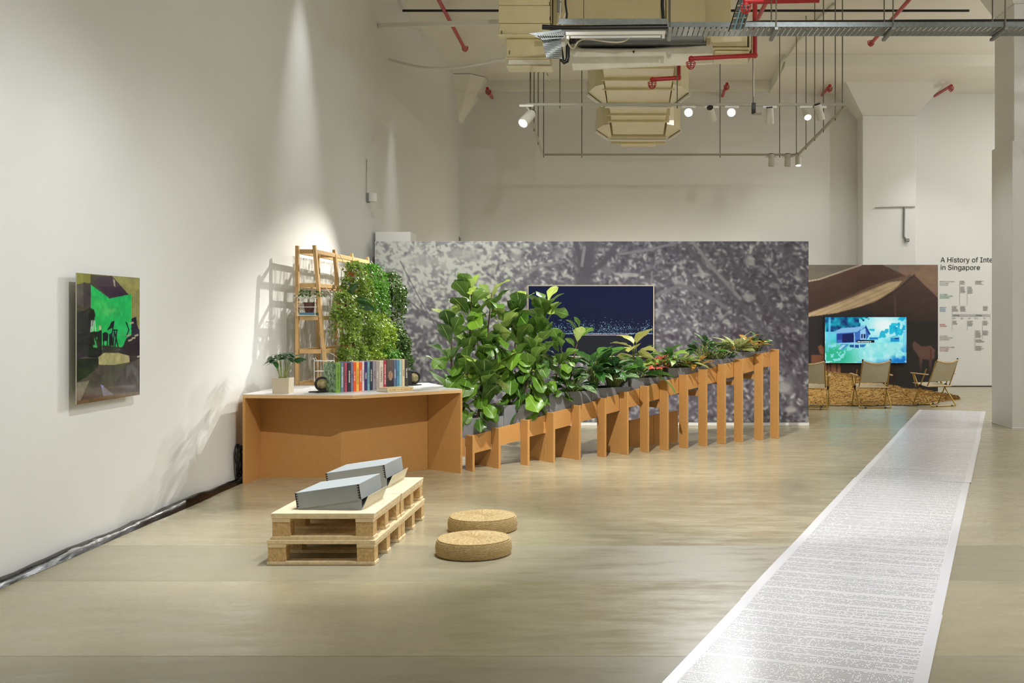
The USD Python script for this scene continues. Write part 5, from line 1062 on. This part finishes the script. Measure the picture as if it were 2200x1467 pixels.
def scroll():
    FL, FR, NL_, NR = on(1975, 880), on(2110, 878.5), on(1422, 1467), on(1965, 1467)
    dl = (NL_ - FL) / np.linalg.norm(NL_ - FL); Wd = .975; cr = np.array([-dl[1], dl[0], 0]); cr = cr if cr[0] > 0 else -cr
    t = thing("printed_scroll", "long white paper runner printed with lines of tiny grey text, laid across the floor", "scroll", (FL + FR) / 2)
    seams = [0, 3.52, 7.42, 11.75, 15.9]
    jit = [(.0, .0), (.006, .0), (-.004, .001), (.005, -.001)]
    for k, (a, b) in enumerate(zip(seams, seams[1:])):
        n, mm = 60, 21; V = []; UV = []
        for i in range(n):
            for j in range(mm):
                s_ = a - (.02 if k else 0) + (b - a + (.02 if k else 0)) * i / (n - 1); x = Wd * j / (mm - 1); e = min(x, Wd - x)
                z = .0016 + .0012 * (k % 2) + .008 * math.exp(-(e / .03) ** 2) * meshkit.noise(np.array([s_ * .9, (x > .5) * 5., 1.])) ** 2 + .0025 * meshkit.noise(np.array([s_ * 1.5, x * 2, k]))
                p = FL + dl * s_ + cr * (x + jit[k][0] + jit[k][1] * (s_ - a)); V.append((p[0], p[1], z)); UV.append((x, s_ + 40, 0))
        nq = [(i * mm + j, i * mm + j + 1, (i + 1) * mm + j + 1, (i + 1) * mm + j) for i in range(n - 1) for j in range(mm - 1)]
        V = np.array(V); Vb = V.copy(); Vb[:, 2] -= .0006; N_ = len(V); nq = np.array(nq)
        tri = trimesh.Trimesh(V, np.vstack([nq[:, [0, 1, 2]], nq[:, [0, 2, 3]]]), process=False)
        if tri.face_normals[0][2] < 0: nq = nq[:, ::-1]
        pr = part(t, "sheet", M().add(np.vstack([V, Vb]), np.vstack([nq, nq[:, ::-1] + N_])), "scroll_print")
        UsdGeom.PrimvarsAPI(pr).CreatePrimvar("sheetuv", Sdf.ValueTypeNames.Float3Array, "vertex").Set(Vt.Vec3fArray.FromNumpy(np.array(UV + UV, np.float32)))
scroll()
from scipy.interpolate import CubicSpline
# ---------------------------------------------------------------- overhead: track, lamps, ducts, pipes
def track():
    xl, xr, yn, yf, z = -1.42, 2.69, 13.73, 17.95, TRK; xlf = -1.60
    t = thing("lighting_track", "suspended rectangular grey lighting track hanging on thin rods from the ceiling", "lighting track", ((xl + xr) / 2, yn, z))
    for a, b in (((xl, yn, z), (xr, yn, z)), ((xlf, yf, z), (xr, yf, z)), ((xl, yn, z), (xlf, yf, z)), ((xr, yn, z), (xr, yf, z))):
        part(t, "track_bar", M().bar(a, b, .036, .034), "track_grey")
    rods = [((px - CX) * yn / F, yn) for px in (1140, 1203, 1455, 1618, 1810)] + [((px - CX) * yf / F, yf) for px in (1168, 1250, 1547, 1675, 1711)]
    rods += [(xl + (xlf - xl) * f, yn + (yf - yn) * f) for f in (.17, .4, .68)] + [(xr, yn + (yf - yn) * f) for f in (.2, .42, .6, .8)]
    for x, y in rods: part(t, "rod", M().tube([(x, y, z - .05), (x, y, CEIL - .002)], .008, 6), "rod_metal")
track_grey = mk("track_grey", S(168, 164, 150), .5)
track()
lamp_mat("lamp_glow", (1, .97, .9), 60.); lamp_mat("lamp_glow_soft", (1, .97, .9), 14.)
def spotlight(px, py, Y, aim, lit, label, size=1., drop=.0):
    """A cylinder lamp under the track: adapter, yoke, body, and a lens."""
    c = at(px, py, Y); t = thing("spotlight", label, "spotlight", (c[0], c[1], TRK - .02)); d = np.asarray(aim, float) - c; d /= np.linalg.norm(d)
    r, L = .052 * size, .20 * size; R = toward(d)
    part(t, "adapter", M().span((c[0] - .09, Y - .016, TRK - .045), (c[0] + .09, Y + .016, TRK - .018)), "white_plastic")
    part(t, "yoke", M().tube([(c[0], Y, TRK - .045), tuple(c - d * L * .55)], .010, 6), "white_plastic")
    bd = part(t, "body", M().lathe([(0, -L * .6), (r * .82, -L * .6), (r * .9, -L * .55), (r, L * .2), (r, L * .4), (r * .86, L * .4), (r * .8, L * .3), (0, L * .3)], c, 24, R), "lamp_body", 30)
    part(bd, "heat_sink", M().lathe([(0, -L * .66), (r * .8, -L * .66), (r * .8, -L * .601), (0, -L * .601)], c, 20, R), "black_metal", 30)
    part(bd, "lens", M().lathe([(0, L * .33), (r * .8, L * .33), (r * .8, L * .31), (0, L * .31)], c, 20, R), {2: "lamp_glow", 1: "lamp_glow_soft", 0: "dark_grille"}[lit], label="glowing lens" if lit else None)
mk("lamp_body", S(206, 202, 190), .35)
spotlight(1480, 240, 13.73, (-.2, 4.5, 1.2), 2, "glaring spotlight facing the viewer, left of the two glaring ones", 1.15)
spotlight(1572, 240, 13.73, (.0, 4.5, 1.2), 2, "glaring spotlight facing the viewer, right of the two glaring ones", 1.15)
spotlight(1529, 247, 13.73, (1.9, 17, 1.5), 0, "unlit spotlight hanging between the two glaring ones")
spotlight(1654, 252, 13.73, (1.9, 14.6, 1.0), 0, "unlit spotlight right of the glaring pair, tilted straight down")
spotlight(1733, 244, 13.73, (2.5, 11.5, 1.5), 1, "lit spotlight near the right end of the near track bar")
spotlight(1761, 244, 13.73, (3.0, 14.5, 2.), 0, "unlit spotlight at the right end of the near track bar")
spotlight(1131, 256, 13.65, (-2.6, 11.4, 1.9), 2, "lit spotlight at the left corner of the track, aimed at the plants", 1.3)
spotlight(1657, 347, 17.95, (2.3, 18, 0), 0, "leftmost of the three spotlights on the far track bar")
spotlight(1692, 347, 17.95, (2.5, 18, 0), 0, "middle of the three spotlights on the far track bar")
spotlight(1715, 346, 17.90, (2.7, 17, 0), 1, "lit spotlight at the right corner of the far track bar")
def pir():
    c = at(1619, 232, 13.73); t = thing("hook_bracket", "small hanging wire hook under the near track bar right of the glaring lamps", "bracket", c)
    part(t, "wire", M().tube([(c[0], 13.73, CEIL), (c[0], 13.73, TRK + .1)], .009, 6), "white_plastic"); part(t, "clamp", M().box((c[0], 13.73, TRK - .05), (.05, .06, .14)), "black_metal"); part(t, "plate", M().box((c[0] + .05, 13.73, TRK - .12), (.1, .06, .02)), "track_grey")
pir()

# --- depth-running supply duct in the middle, with two diffuser boxes
def supply_duct():
    zb = 4.60; t = thing("supply_duct", "cream central air duct running away from the viewer with two flared diffuser boxes", "air duct", (0.01, 13.8, zb))
    segs = [(13.72, 14.25), (14.27, 14.85), (14.87, 15.9), (16.15, 16.7), (16.72, 17.3), (17.32, 18.6), (19.0, 19.45), (19.47, 19.95)]
    for k, (a, b) in enumerate(segs):
        h = .46 if k < 3 else .44 if k < 6 else .33
        part(t, "duct_section", M().span((.01 - h, a, zb + (.0 if k % 2 else .008)), (.01 + h, b, zb + .5), ch=.008), "cream_duct")
    for y in (14.26, 14.86, 16.05, 16.71, 17.31, 18.8, 19.46): part(t, "flange", M().span((.01 - .5, y - .012, zb - .028), (.01 + .5, y + .012, zb + .53), ch=.004), "cream_duct")
    for y0, w in ((14.9, .0), (17.9, .0)):
        for s in (-1, 1):
            base = .47; P = [(.01 + s * base, y0 - .35), (.01 + s * (base + .12), y0 - .22), (.01 + s * .71, y0 + .18), (.01 + s * .52, y0 + 1.02), (.01 + s * base, y0 + 1.02)]
            part(t, "diffuser_wing", M().prism(P, zb - .01, zb + .34), "cream_duct")
            a, b = np.array([.01 + s * .71, y0 + .18]), np.array([.01 + s * .52, y0 + 1.02]); n = np.array([(b - a)[1], -(b - a)[0]]); n = n / np.linalg.norm(n) * (1 if n[0] * s > 0 else -1)
            def slab(f0, f1, d0, d1, z0, z1, m, nm): part(t, nm, M().prism([a + (b - a) * f0 + n * d0, a + (b - a) * f1 + n * d0, a + (b - a) * f1 + n * d1, a + (b - a) * f0 + n * d1], z0, z1), m)
            slab(0, 1, .001, .03, zb - .05, zb - .02, "white_plastic", "grille_frame"); slab(0, 1, .001, .03, zb + .11, zb + .14, "white_plastic", "grille_frame"); slab(.06, .94, .002, .014, zb - .02, zb + .11, "dark_grille", "grille")
            for q in range(6): slab(.06 + q * .147, .075 + q * .147, .014, .024, zb - .02, zb + .11, "white_plastic", "grille_bar")
        part(t, "diffuser_front", M().span((.01 - .50, y0 + 1.04, zb - .05), (.01 + .50, y0 + 1.12, zb + .36), ch=.006), "white_plastic")
        part(t, "diffuser_box", M().span((.01 - .468, y0 + .98, zb - .012), (.01 + .468, y0 + 1.035, zb + .34), ch=.004), "cream_duct")
supply_duct()
# --- upright duct, upper left
def left_duct():
    Y = 13.3; P = lambda x, y: at(x, y, Y); t = thing("drop_duct", "boxy cream air duct coming down at the upper left of the ceiling services", "air duct", (P(1128, 140)[0], Y + .3, P(0, 140)[2]))
    def bx(nm, x0, x1, y0, y1, dy0, dy1, m="cream_duct", ch=.006): a, b = P(x0, y1), P(x1, y0); part(t, nm, M().span((a[0], Y + dy0, a[2]), (b[0], Y + dy1, b[2]), ch=ch), m)
    bx("duct_section", 1071, 1182, -110, 11.2, 0, .36); bx("duct_section", 1071, 1182, 12, 49.4, 0, .36); bx("duct_section", 1072, 1182, 50.2, 73.5, .004, .36)
    bx("flange", 1070, 1186, 74, 80, -.03, .37); bx("duct_section", 1087, 1180, 80.5, 121, .06, .36); bx("flange", 1083, 1184, 121.5, 125, .03, .37)
    a, b = P(1090, 141), P(1182, 125.5); n = 14; th = np.linspace(0, math.pi, n)
    m = M(); mid = (a + b) / 2; hx = (b[0] - a[0]) / 2; hz = (b[2] - a[2]) / 2
    m.hull([(mid[0] + sx * hx * (1 - .04 * (1 - math.sin(q))), Y + .2 - .15 * math.cos(q), mid[2] - hz + 2 * hz * (.5 + .5 * abs(math.cos(q)) ** .5 * (1 if abs(math.cos(q)) > .1 else 0)) if False else mid[2] + hz * (1 - 2 * math.sin(q) ** .5)) for q in th for sx in (-1, 1)]); part(t, "end_boot", m, "duct_wrap", 40)
    bx("flange", 1086, 1184, 138.5, 141, .05, .36); bx("side_strip", 1183, 1186, -110, 50, .01, .36, "tan_panel")
    for x, y in ((1180, 8), (1181, 40), (1077, 70), (1094, 112)): bx("clip", x, x + 1.4, y - 4, y + 4, -.006, .0, "dark_grille", .001)
left_duct()
# --- fan-coil unit: panels above, grey slot, wrapped drain pan
def fan_coil():
    Y = 13.2; P = lambda x, y, d=0.: at(x, y, Y + d); t = thing("fan_coil_unit", "large tan air-handling unit with a white fabric-wrapped underside, above the cable tray", "air conditioner", (P(1370, 150)[0], Y + .5, P(0, 150)[2]))
    def bx(nm, x0, x1, y0, y1, d0, d1, m, ch=.006): a, b = P(x0, y1), P(x1, y0); part(t, nm, M().span((a[0], Y + d0, a[2]), (b[0], Y + d1, b[2]), ch=ch), m)
    for x0, x1, nm in ((1187, 1252.5, "tan_panel"), (1253.5, 1430, "tan_panel"), (1432, 1516.5, "tan_panel")): bx("casing_panel", x0, x1, -110, 58, .1, .5, nm)
    bx("casing_panel", 1517.5, 1575, -110, 34, .3, .5, "tan_panel"); bx("slot_frame", 1240, 1515, 72, 92, .12, .5, "grey_card"); bx("slot_lip", 1248, 1518, 89, 93, .05, .12, "steel"); bx("slot_dark", 1246, 1516, 93, 104, .18, .5, "dark_grille")
    bx("mount_bracket", 1518, 1528, 76, 98, .05, .3, "tan_panel")
    n = 40; V = []; u = np.linspace(0, 1, n)
    prof = [(.02, -9), (.0, 0), (.0, 1), (.3, 1), (.3, -9)]
    rng = meshkit.noise
    for i in range(n):
        x = 1224 + 307 * u[i]; yt = 107 + 4.5 * math.sin(u[i] * 3.3) * (u[i] < .9) - 8 * u[i] + 1.5 * (meshkit.noise(np.array([u[i] * 9, 0, 0])) - .5); yb = 152.5 - 15 * u[i]
        xo = 7 * (1 - u[i]) ** 6
        for (d, yy) in ((.02, yt), (-.03, yt + 4), (-.045 + .02 * meshkit.noise(np.array([u[i] * 7, 3., 0])), yt * .5 + yb * .5), (-.02, yb - 2), (.02, yb), (.46, yb - 12), (.46, yt - 12), (.02, yt)):
            p = at(x + xo * (yy - yt) / 45, yy, Y + d) if d < .5 else at(x + xo, yy, Y) + np.array([0, d, 0.05]); V.append(p)
    k = 8; q = [(i * k + j, (i + 1) * k + j, (i + 1) * k + j + 1, i * k + j + 1) for i in range(n - 1) for j in range(k - 1)]
    m = M().add(V, [(a, d, c, b) for a, b, c, d in q])
    for e in (0, (n - 1) * k): m.add([V[e + j] for j in range(k)] + [np.mean(V[e:e + k], 0)], [(j, (j + 1) % k, k) for j in range(k)])
    part(t, "wrapped_pan", m, "duct_wrap", 50, label="sagging white fabric wrap under the unit")
    tear = M().hull([at(1358, 110, Y - .04), at(1364, 108, Y - .04), at(1362, 115, Y - .04), at(1361, 110, Y - .05)]); part(t, "torn_patch", tear, "dark_grille")
fan_coil()
def right_duct():
    Y = 13.6; P = lambda x, y: at(x, y, Y); t = thing("side_duct", "cream air duct with a bright lamp reflection, right of the wrapped unit", "air duct", (P(1578, 130)[0], Y + .3, P(0, 130)[2]))
    def bx(nm, x0, x1, y0, y1, d0, d1, m="cream_duct"): a, b = P(x0, y1), P(x1, y0); part(t, nm, M().span((a[0], Y + d0, a[2]), (b[0], Y + d1, b[2]), ch=.008), m)
    bx("duct_section", 1520, 1606, 36, 100, 0, .5); bx("flange", 1529, 1614, 102, 106, -.02, .5); bx("duct_section", 1536, 1610, 107, 118, .03, .5); bx("side_frame", 1609, 1614, 60, 102, -.01, .5); bx("side_frame", 1616, 1619, 60, 116, .05, .5)
right_duct()
# --- perforated cable tray with cables and battens
def tray():
    z, y0, y1 = 4.60, 11.72, 12.10; x0, x1 = (1432 - CX) * 12 / F, 13.95
    t = thing("cable_tray", "long perforated grey cable tray crossing under the ceiling to the right pillar", "cable tray", ((x0 + x1) / 2, 11.9, z))
    part(t, "side_rail", M().span((x0, y0 - .004, z), (x1, y0 + .001, z + .055), ch=.001), "galv"); part(t, "side_rail", M().span((x0, y1 - .001, z), (x1, y1 + .004, z + .055), ch=.001), "galv")
    n = 230
    for k in range(n):
        a = x0 + (x1 - x0) * k / n; part(t, "slat", M().hull([(a + dx + (.012 if y == y0 + .002 else 0), y, zz) for dx in (0, (x1 - x0) / n * .80) for y in (y0 + .002, y1 - .002) for zz in (z, z + .003)]), "galv")
    for px in (1438, 1660, 1905, 2140, 2600, 3100):
        x = (px - CX) * 12 / F
        part(t, "hanger_rod", M().tube([(x, 11.70, z - .03), (x, 11.70, CEIL)], .008, 6), "rod_metal"); part(t, "hanger_rod", M().tube([(x, 12.12, z - .03), (x, 12.12, CEIL)], .008, 6), "rod_metal"); part(t, "hanger_bar", M().bar((x, 11.66, z - .03), (x, 12.16, z - .03), .04, .03), "steel")
    # the left run carries a batten; its end is a crumpled perforated sheet that hangs down
    xl = (1205 - CX) * 12 / F
    part(t, "left_rail", M().span((xl, y0 - .004, z + .03), (x0, y0 + .001, z + .09), ch=.001), "galv"); part(t, "left_rail", M().span((xl, y1 - .05, z + .02), (x0, y1, z + .06), ch=.001), "grey_card")
    m = M()
    for k in range(13):
        a = at(1152 + 4.6 * k, 76 - .7 * k, 11.9); b = at(1166 + 3.9 * k, 86 - .4 * k, 11.9)
        m.hull([a, a + (.018, 0, 0), b, b + (.018, 0, 0), a + (0, .01, 0), a + (.018, .01, 0), b + (0, .01, 0), b + (.018, .01, 0)])
    m.hull([at(x, y, 11.9 + d) for x, y in ((1136, 72), (1206, 63), (1207, 69), (1150, 76)) for d in (0, .01)]); m.hull([at(x, y, 11.9 + d) for x, y in ((1146, 77), (1160, 82), (1210, 80), (1210, 77)) for d in (0, .01)])
    part(t, "bent_end", m, "galv", label="bent perforated end of the tray")
    nn = 12; V = []
    for i in range(nn):
        for j in range(nn):
            f, g = i / (nn - 1), j / (nn - 1); xa, xb = 1163 + 11 * f, 1206 + 2 * f; V.append(at(xa + (xb - xa) * g, 82 + 43 * f + 2 * g, 11.92 + .03 * math.sin(f * 5 + g * 3)))
    q = [(i * nn + j, i * nn + j + 1, (i + 1) * nn + j + 1, (i + 1) * nn + j) for i in range(nn - 1) for j in range(nn - 1)]
    part(t, "hanging_mesh", M().add(V, q), "mesh_sheet", label="expanded metal sheet hanging from the tray end")
mat("mesh_sheet", {"c": ("texture_coordinate", {}), "w": ("wave_texture", {"bands_direction": "z", "scale": 16., "distortion": 2., "detail_scale": 3.}), "r": ("rgb_ramp", {"ramp": [(.3, S(88, 92, 88)), (.6, S(142, 146, 142))]}), "p": ("principled_bsdf", {"metallic": .5, "roughness": .5})}, [("c.object", "w.vector"), ("w.fac", "r.fac"), ("r.color", "p.base_color")], "p.BSDF")
tray()
def batten():
    t = thing("batten_light", "unlit white fluorescent batten fixed under the left run of the cable tray", "light fitting", at(1325, 76, 11.9))
    a, b = at(1216, 73.5, 11.75), at(1429, 71.5, 11.75); part(t, "body", M().bar(a, b, .07, .035), "white_plastic"); part(t, "tube", M().tube([a + (0.05, 0, -.034), b + (-.05, 0, -.034)], .014, 10), "laminate", True)
    for p in (a + (.02, 0, -.03), b - (.02, 0, .03)): part(t, "socket", M().box(p, (.03, .04, .05)), "white_plastic")
batten()
m = M().tube([at(1165, 58, 12.3), at(1200, 60, 12.3), at(1400, 57.5, 12.3), at(1500, 57, 12.3), at(1640, 52, 12.3), at(1800, 51.5, 12.3), at(2000, 50, 12.3), (4.72, 12.3, at(0, 49, 12.3)[2]), (13.95, 12.3, at(0, 49, 12.3)[2])], [.03, .03, .03, .03, .045, .045, .045, .045, .045], 12)
solo("black_pipe", m, "black_plastic", "black insulated pipe lying on the cable tray to the right pillar", "pipe", smooth=True)
def riser_tray():
    a, b = np.array([at(1583, 66, 11.8), at(1612, 66, 11.8)]), np.array([at(1605, -30, 11.2), at(1622, -30, 11.2)]); t = thing("riser_tray", "short silver cable tray with bluish cables rising across the long tray", "cable tray", (a[0] + a[1]) / 2)
    L0, L1, R0, R1 = at(1566, 65, 11.6), at(1596, -30, 11.0), at(1597, 63, 11.6), at(1612 + 12, -30, 11.0)
    part(t, "side_rail", M().bar(L0, L1, .012, .05, (0, 1, 0)), "black_plastic"); part(t, "side_rail", M().bar(R0, R1, .012, .05, (0, 1, 0)), "galv")
    for k in range(7): f = (k + .5) / 7.; p, q = L0 + (L1 - L0) * f, R0 + (R1 - R0) * f; e = (L1 - L0) / 7 * .38; part(t, "slat", M().hull([p - e, q - e, p + e, q + e, p - e + (0, .006, 0), q - e + (0, .006, 0), p + e + (0, .006, 0), q + e + (0, .006, 0)]), "galv")
    for k, m_ in ((.35, "blue_sheen"), (.55, "galv"), (.75, "blue_sheen")): part(t, "cable", M().tube([L0 + (R0 - L0) * k - (0, .02, 0), L1 + (R1 - L1) * k - (0, .02, 0)], .012, 8), m_, True)
mk("blue_sheen", S(150, 190, 214), .3, metal=.4)
riser_tray()
# --- red sprinkler pipes with caged heads
def head(t, p, up=False):
    p = np.asarray(p, float); k = 1 if up else -1
    m = M().lathe([(0, 0), (.016, 0), (.016, .02), (.01, .03), (.01, .05), (.022, .055), (.022, .06), (0, .06)], p, 12, np.diag([1., 1, k]) if not up else None); nz = part(t, "nozzle", m, "steel", 30)
    c = M()
    for a in range(4):
        g = np.linspace(0, math.pi, 9); th = a * math.pi / 4; c.tube(np.stack([.055 * np.cos(g) * math.cos(th), .055 * np.cos(g) * math.sin(th), k * (.012 + .085 * np.sin(g))], -1) + p, .0045, 5, False)
    for z, r in ((.012, .055), (.06, .050)): g = np.linspace(0, 2 * math.pi, 21); c.tube(np.stack([r * np.cos(g), r * np.sin(g), 0 * g + k * z], -1) + p, .0045, 5, False)
    part(nz, "cage", c, "red_paint", True, label="red wire guard around the sprinkler head")
def elbowed(pts, r):
    m = M(); pts = [np.asarray(p, float) for p in pts]
    for a, b in zip(pts, pts[1:]): m.tube([a, b], r, 12)
    for p in pts[1:-1]: m.tm(trimesh.creation.icosphere(2, r * 1.25).apply_translation(p))
    return m
def sprinkler(label, pts, r=.032, headpt=None, up=False):
    t = thing("sprinkler_pipe", label, "sprinkler pipe", pts[-1]); part(t, "pipe", elbowed(pts, r), "red_paint", 40)
    for p in pts[1:-1]: pass
    head(t, headpt if headpt is not None else pts[-1], up); return t
Y = 12.9
sprinkler("long red sprinkler pipe dropping right of the ducts and turning left under the wrapped unit", [at(1760, 1, Y), at(1622, 4, Y), at(1622, 119, Y), at(1485, 126, Y), at(1484, 132, Y)], .028)
t = sprinkler("short red pipe with a caged sprinkler before the bluish riser tray", [at(1640, 0, 10.9), at(1602, 3, 10.9), at(1602, 10, 10.9)], .026)
Y = 13.85
sprinkler("red sprinkler pipe dropping under the right end of the wrapped unit and turning left", [at(1458, 112, Y), at(1458, 167, Y), at(1402, 171, Y), at(1401, 175, Y)], .028)
def stub(label, a, b, Ya, Yb, hp, Yh): sprinkler(label, [at(*a, Ya), at(*b, Yb)], .03, at(*hp, Yh), False)
stub("dull red sprinkler pipe slanting across the upper left ceiling, near the black rod", (932, -20), (1000, 108), 15.2, 18.5, (999, 99), 18.5)
stub("short red sprinkler pipe over the back left corner", (1047, 190), (1057, 210), 20.7, 22.0, (1049, 193), 20.8)
stub("small red sprinkler pipe above the glaring spotlights", (1562, 180), (1552, 206), 20.9, 21.98, (1561, 183), 21.0)
stub("small red sprinkler pipe beside the capital of the far column", (1783, 184), (1766, 204), 20.8, 21.9, (1782, 187), 20.8)
stub("short red sprinkler pipe right of the far column's capital", (2044, 184), (2008, 206), 20.7, 21.9, (2043, 186), 20.7)
stub("red sprinkler pipe slanting down at the upper right ceiling", (1966, -15), (1870, 95), 14.6, 17.5, (1871, 87), 17.4)
stub("thin red pipe behind the bluish riser tray", (1654, -10), (1620, 55), 14.6, 16.0, (1621, 50), 16.0)
# --- other pipes and conduits
m = M().tube([at(865, 23, 16.15), (3.4, 16.15, at(0, 23, 16.15)[2]), (5.0, 16.15, at(0, 23, 16.15)[2])], .019, 10); solo("black_rod", m, "black_plastic", "thin black pipe running along the ceiling behind the ducts from the upper left", "pipe", smooth=True)
s_ = np.linspace(0, 1, 24); a, b = np.array([lw(15.2) + .035, 15.2, EYE + (682 - 128) * 15.2 / F]), at(1092, 125, 13.9)
solo("white_conduit", M().tube(a + (b - a) * s_[:, None] - np.stack([0 * s_, 0 * s_, .16 * np.sin(s_ * math.pi)], -1) * (1 - .4 * s_[:, None]), .02, 8), "white_plastic", "sagging white conduit from the left wall to the upper left duct", "conduit", smooth=True)
solo("white_trunking", M().bar(at(813, 56, 14.64), at(1076, 48, 14.64), .08, .06), "ceiling_paint", "white square trunking running from the left wall towards the upper left duct", "trunking")
p = [at(1792, 12, 16.4), at(1760, 60, 17.2), at(1716, 112, 18.6), at(1712, 135, 18.8), at(1700, 156, 19.4)]; p = [np.array([q[0], q[1], CEIL - .02]) for q in p] + [np.array([2.66, 19.6, 6.12]), np.array([2.70, 20.6, 6.0])]
solo("ceiling_conduit", M().tube(p, .026, 8), "white_plastic", "white flexible conduit winding along the ceiling towards the far column", "conduit", smooth=True)
def drain():
    t = thing("drain_trap", "black drain trap hanging at the left end of the wrapped unit", "drain pipe", at(1213, 135, 12.6)); g = np.linspace(math.pi, 2 * math.pi, 9)
    Yd = 12.6; m = M().tube([at(1207, 95, Yd), at(1207, 122, Yd), at(1207.5, 129, Yd), at(1212, 134, Yd), at(1218, 131, Yd), at(1220, 122, Yd), at(1220, 100, Yd), at(1224, 92, Yd), at(1244, 85, Yd + .1), at(1252, 84, 13.31)], .026, 10); part(t, "pipe", m, "black_plastic", True)
    part(t, "valve", M().tm(trimesh.creation.icosphere(2, .05).apply_translation(at(1232, 86, Yd))), "black_plastic", True); part(t, "tag", M().span(at(1205, 100, Yd - .05), at(1214, 80, Yd - .045) + (0, .002, 0)), "white_plastic")
drain()
def unit_wires():
    Yd = 12.5; m = M()
    for k, p in enumerate([[(1225, 80), (1222, 95), (1232, 104), (1240, 92), (1262, 84), (1310, 90), (1350, 82)], [(1204, -30), (1204, 24), (1198, 52), (1185, 58), (1170, 55)], [(1214, 28), (1206, 58), (1203, 64)]]):
        P3 = np.array([at(x, y, Yd) for x, y in p]); m.tube(CubicSpline(np.arange(len(P3)), P3)(np.linspace(0, len(P3) - 1, 8 * len(P3))), .010, 7)
    solo("white_wires", m, "cord_white", "loose white wires drooping at the left end of the cable tray", "cable", smooth=True)
    solo("black_cable", M().tube([at(1213, -40, 12.4), at(1215, 10, 12.4), at(1218, 30, 12.4), at(1216, 52, 12.4)], .012, 7), "black_plastic", "black cable hanging down left beside the tan casing", "cable", smooth=True)
    solo("black_cable", M().tube([at(1424, -40, 12.4), at(1423, 10, 12.4), at(1425, 40, 12.4), at(1430, 55, 12.4)], .02, 8), "black_plastic", "thick black cable dropping to the middle of the cable tray", "cable", smooth=True)
    solo("grey_riser_pipe", M().tube([at(1202, -40, 12.55), at(1202, 26, 12.55)], .03, 10), "steel", "grey vertical pipe coming down beside the upper left duct", "pipe", smooth=True)
unit_wires()
# --- small fittings on the walls
def wall_lamp():
    yv = 2300 * 3.5 / (CX - 792); c = np.array([lw(14.0), 14.0, at(0, 425, 14.0)[2]]); t = thing("wall_fitting", "small white cylindrical fitting with a thin conduit on the left wall above the trellis", "light fitting", c)
    part(t, "bracket", M().span(c + (0, -.05, -.06), c + (.03, .05, .06)), "steel"); part(t, "housing", M().lathe([(0, 0), (.055, 0), (.06, .02), (.06, .1), (.05, .115), (0, .115)], c + (.075, 0, -.05), 20), "white_plastic", 30)
    part(t, "conduit", M().tube([c + (.014, -.03, .06), c + (.014, -.03, .50)], .011, 8), "white_plastic", True)
wall_lamp()
def col_pipe():
    t = thing("column_conduit", "thin grey conduit with a small tap on the far column", "conduit", at(1943, 515, 21.43)); Yc = 21.42
    part(t, "pipe", M().tube([at(1943, 445, Yc), at(1942, 508, Yc), at(1946, 514, Yc)], .018, 8), "steel", True); part(t, "cross_pipe", M().tube([at(1880, 446, Yc), at(1940, 444, Yc), at(1966, 444, Yc)], .012, 8), "track_grey", True); part(t, "tap", M().box(at(1949, 516, Yc - .03), (.09, .06, .07), ch=.015), "steel")
col_pipe()
# --- loose white cable hanging in loops from the near left corner of the track
s_ = np.linspace(0, 1, 60)
solo("cable_tangle", M().tube(np.stack([-1.36 + .06 * np.sin(s_ * 40) * (s_ > .25) * (s_ < .6) + .22 * s_, 13.9 + .03 * np.cos(s_ * 40) + .1 * s_, 5.1 - .62 * s_ + .06 * np.cos(s_ * 40) * (s_ > .25) * (s_ < .6)], -1), .009, 6), "cord_white", "loose tangle of white cable hanging among the rods at the left end of the track", "cable", smooth=True)
# ---------------------------------------------------------------- things of one kind share a group
GROUPS = {"planter": "grey planters on the stepped stand", "fiddle_leaf_fig": "fiddle-leaf figs in the low planters", "aglaonema": "aglaonemas in the planters", "croton": "crotons in the high planters", "umbrella_plant": "dark bushy plants in the high planters",
    "wire_basket": "wire baskets on the trellis", "ivy": "ivies hanging on the trellis", "hanging_cord": "white cords on the trellis", "bookend": "bookends on the counter", "camp_chair": "canvas chairs before the television", "pallet": "stacked pallets", "archive_box": "archive boxes on the pallets",
    "floor_cushion": "woven cushions on the floor", "spotlight": "spotlights on the suspended track", "sprinkler_pipe": "red sprinkler pipes under the ceiling", "black_cable": "black cables hanging above the tray"}
for prim in stage.GetPrimAtPath("/World").GetChildren():
    stem = prim.GetName(); stem = stem[:-4] if stem[-3:].isdigit() and stem[-4] == "_" else stem
    if stem in GROUPS: prim.SetCustomDataByKey("group", GROUPS[stem])
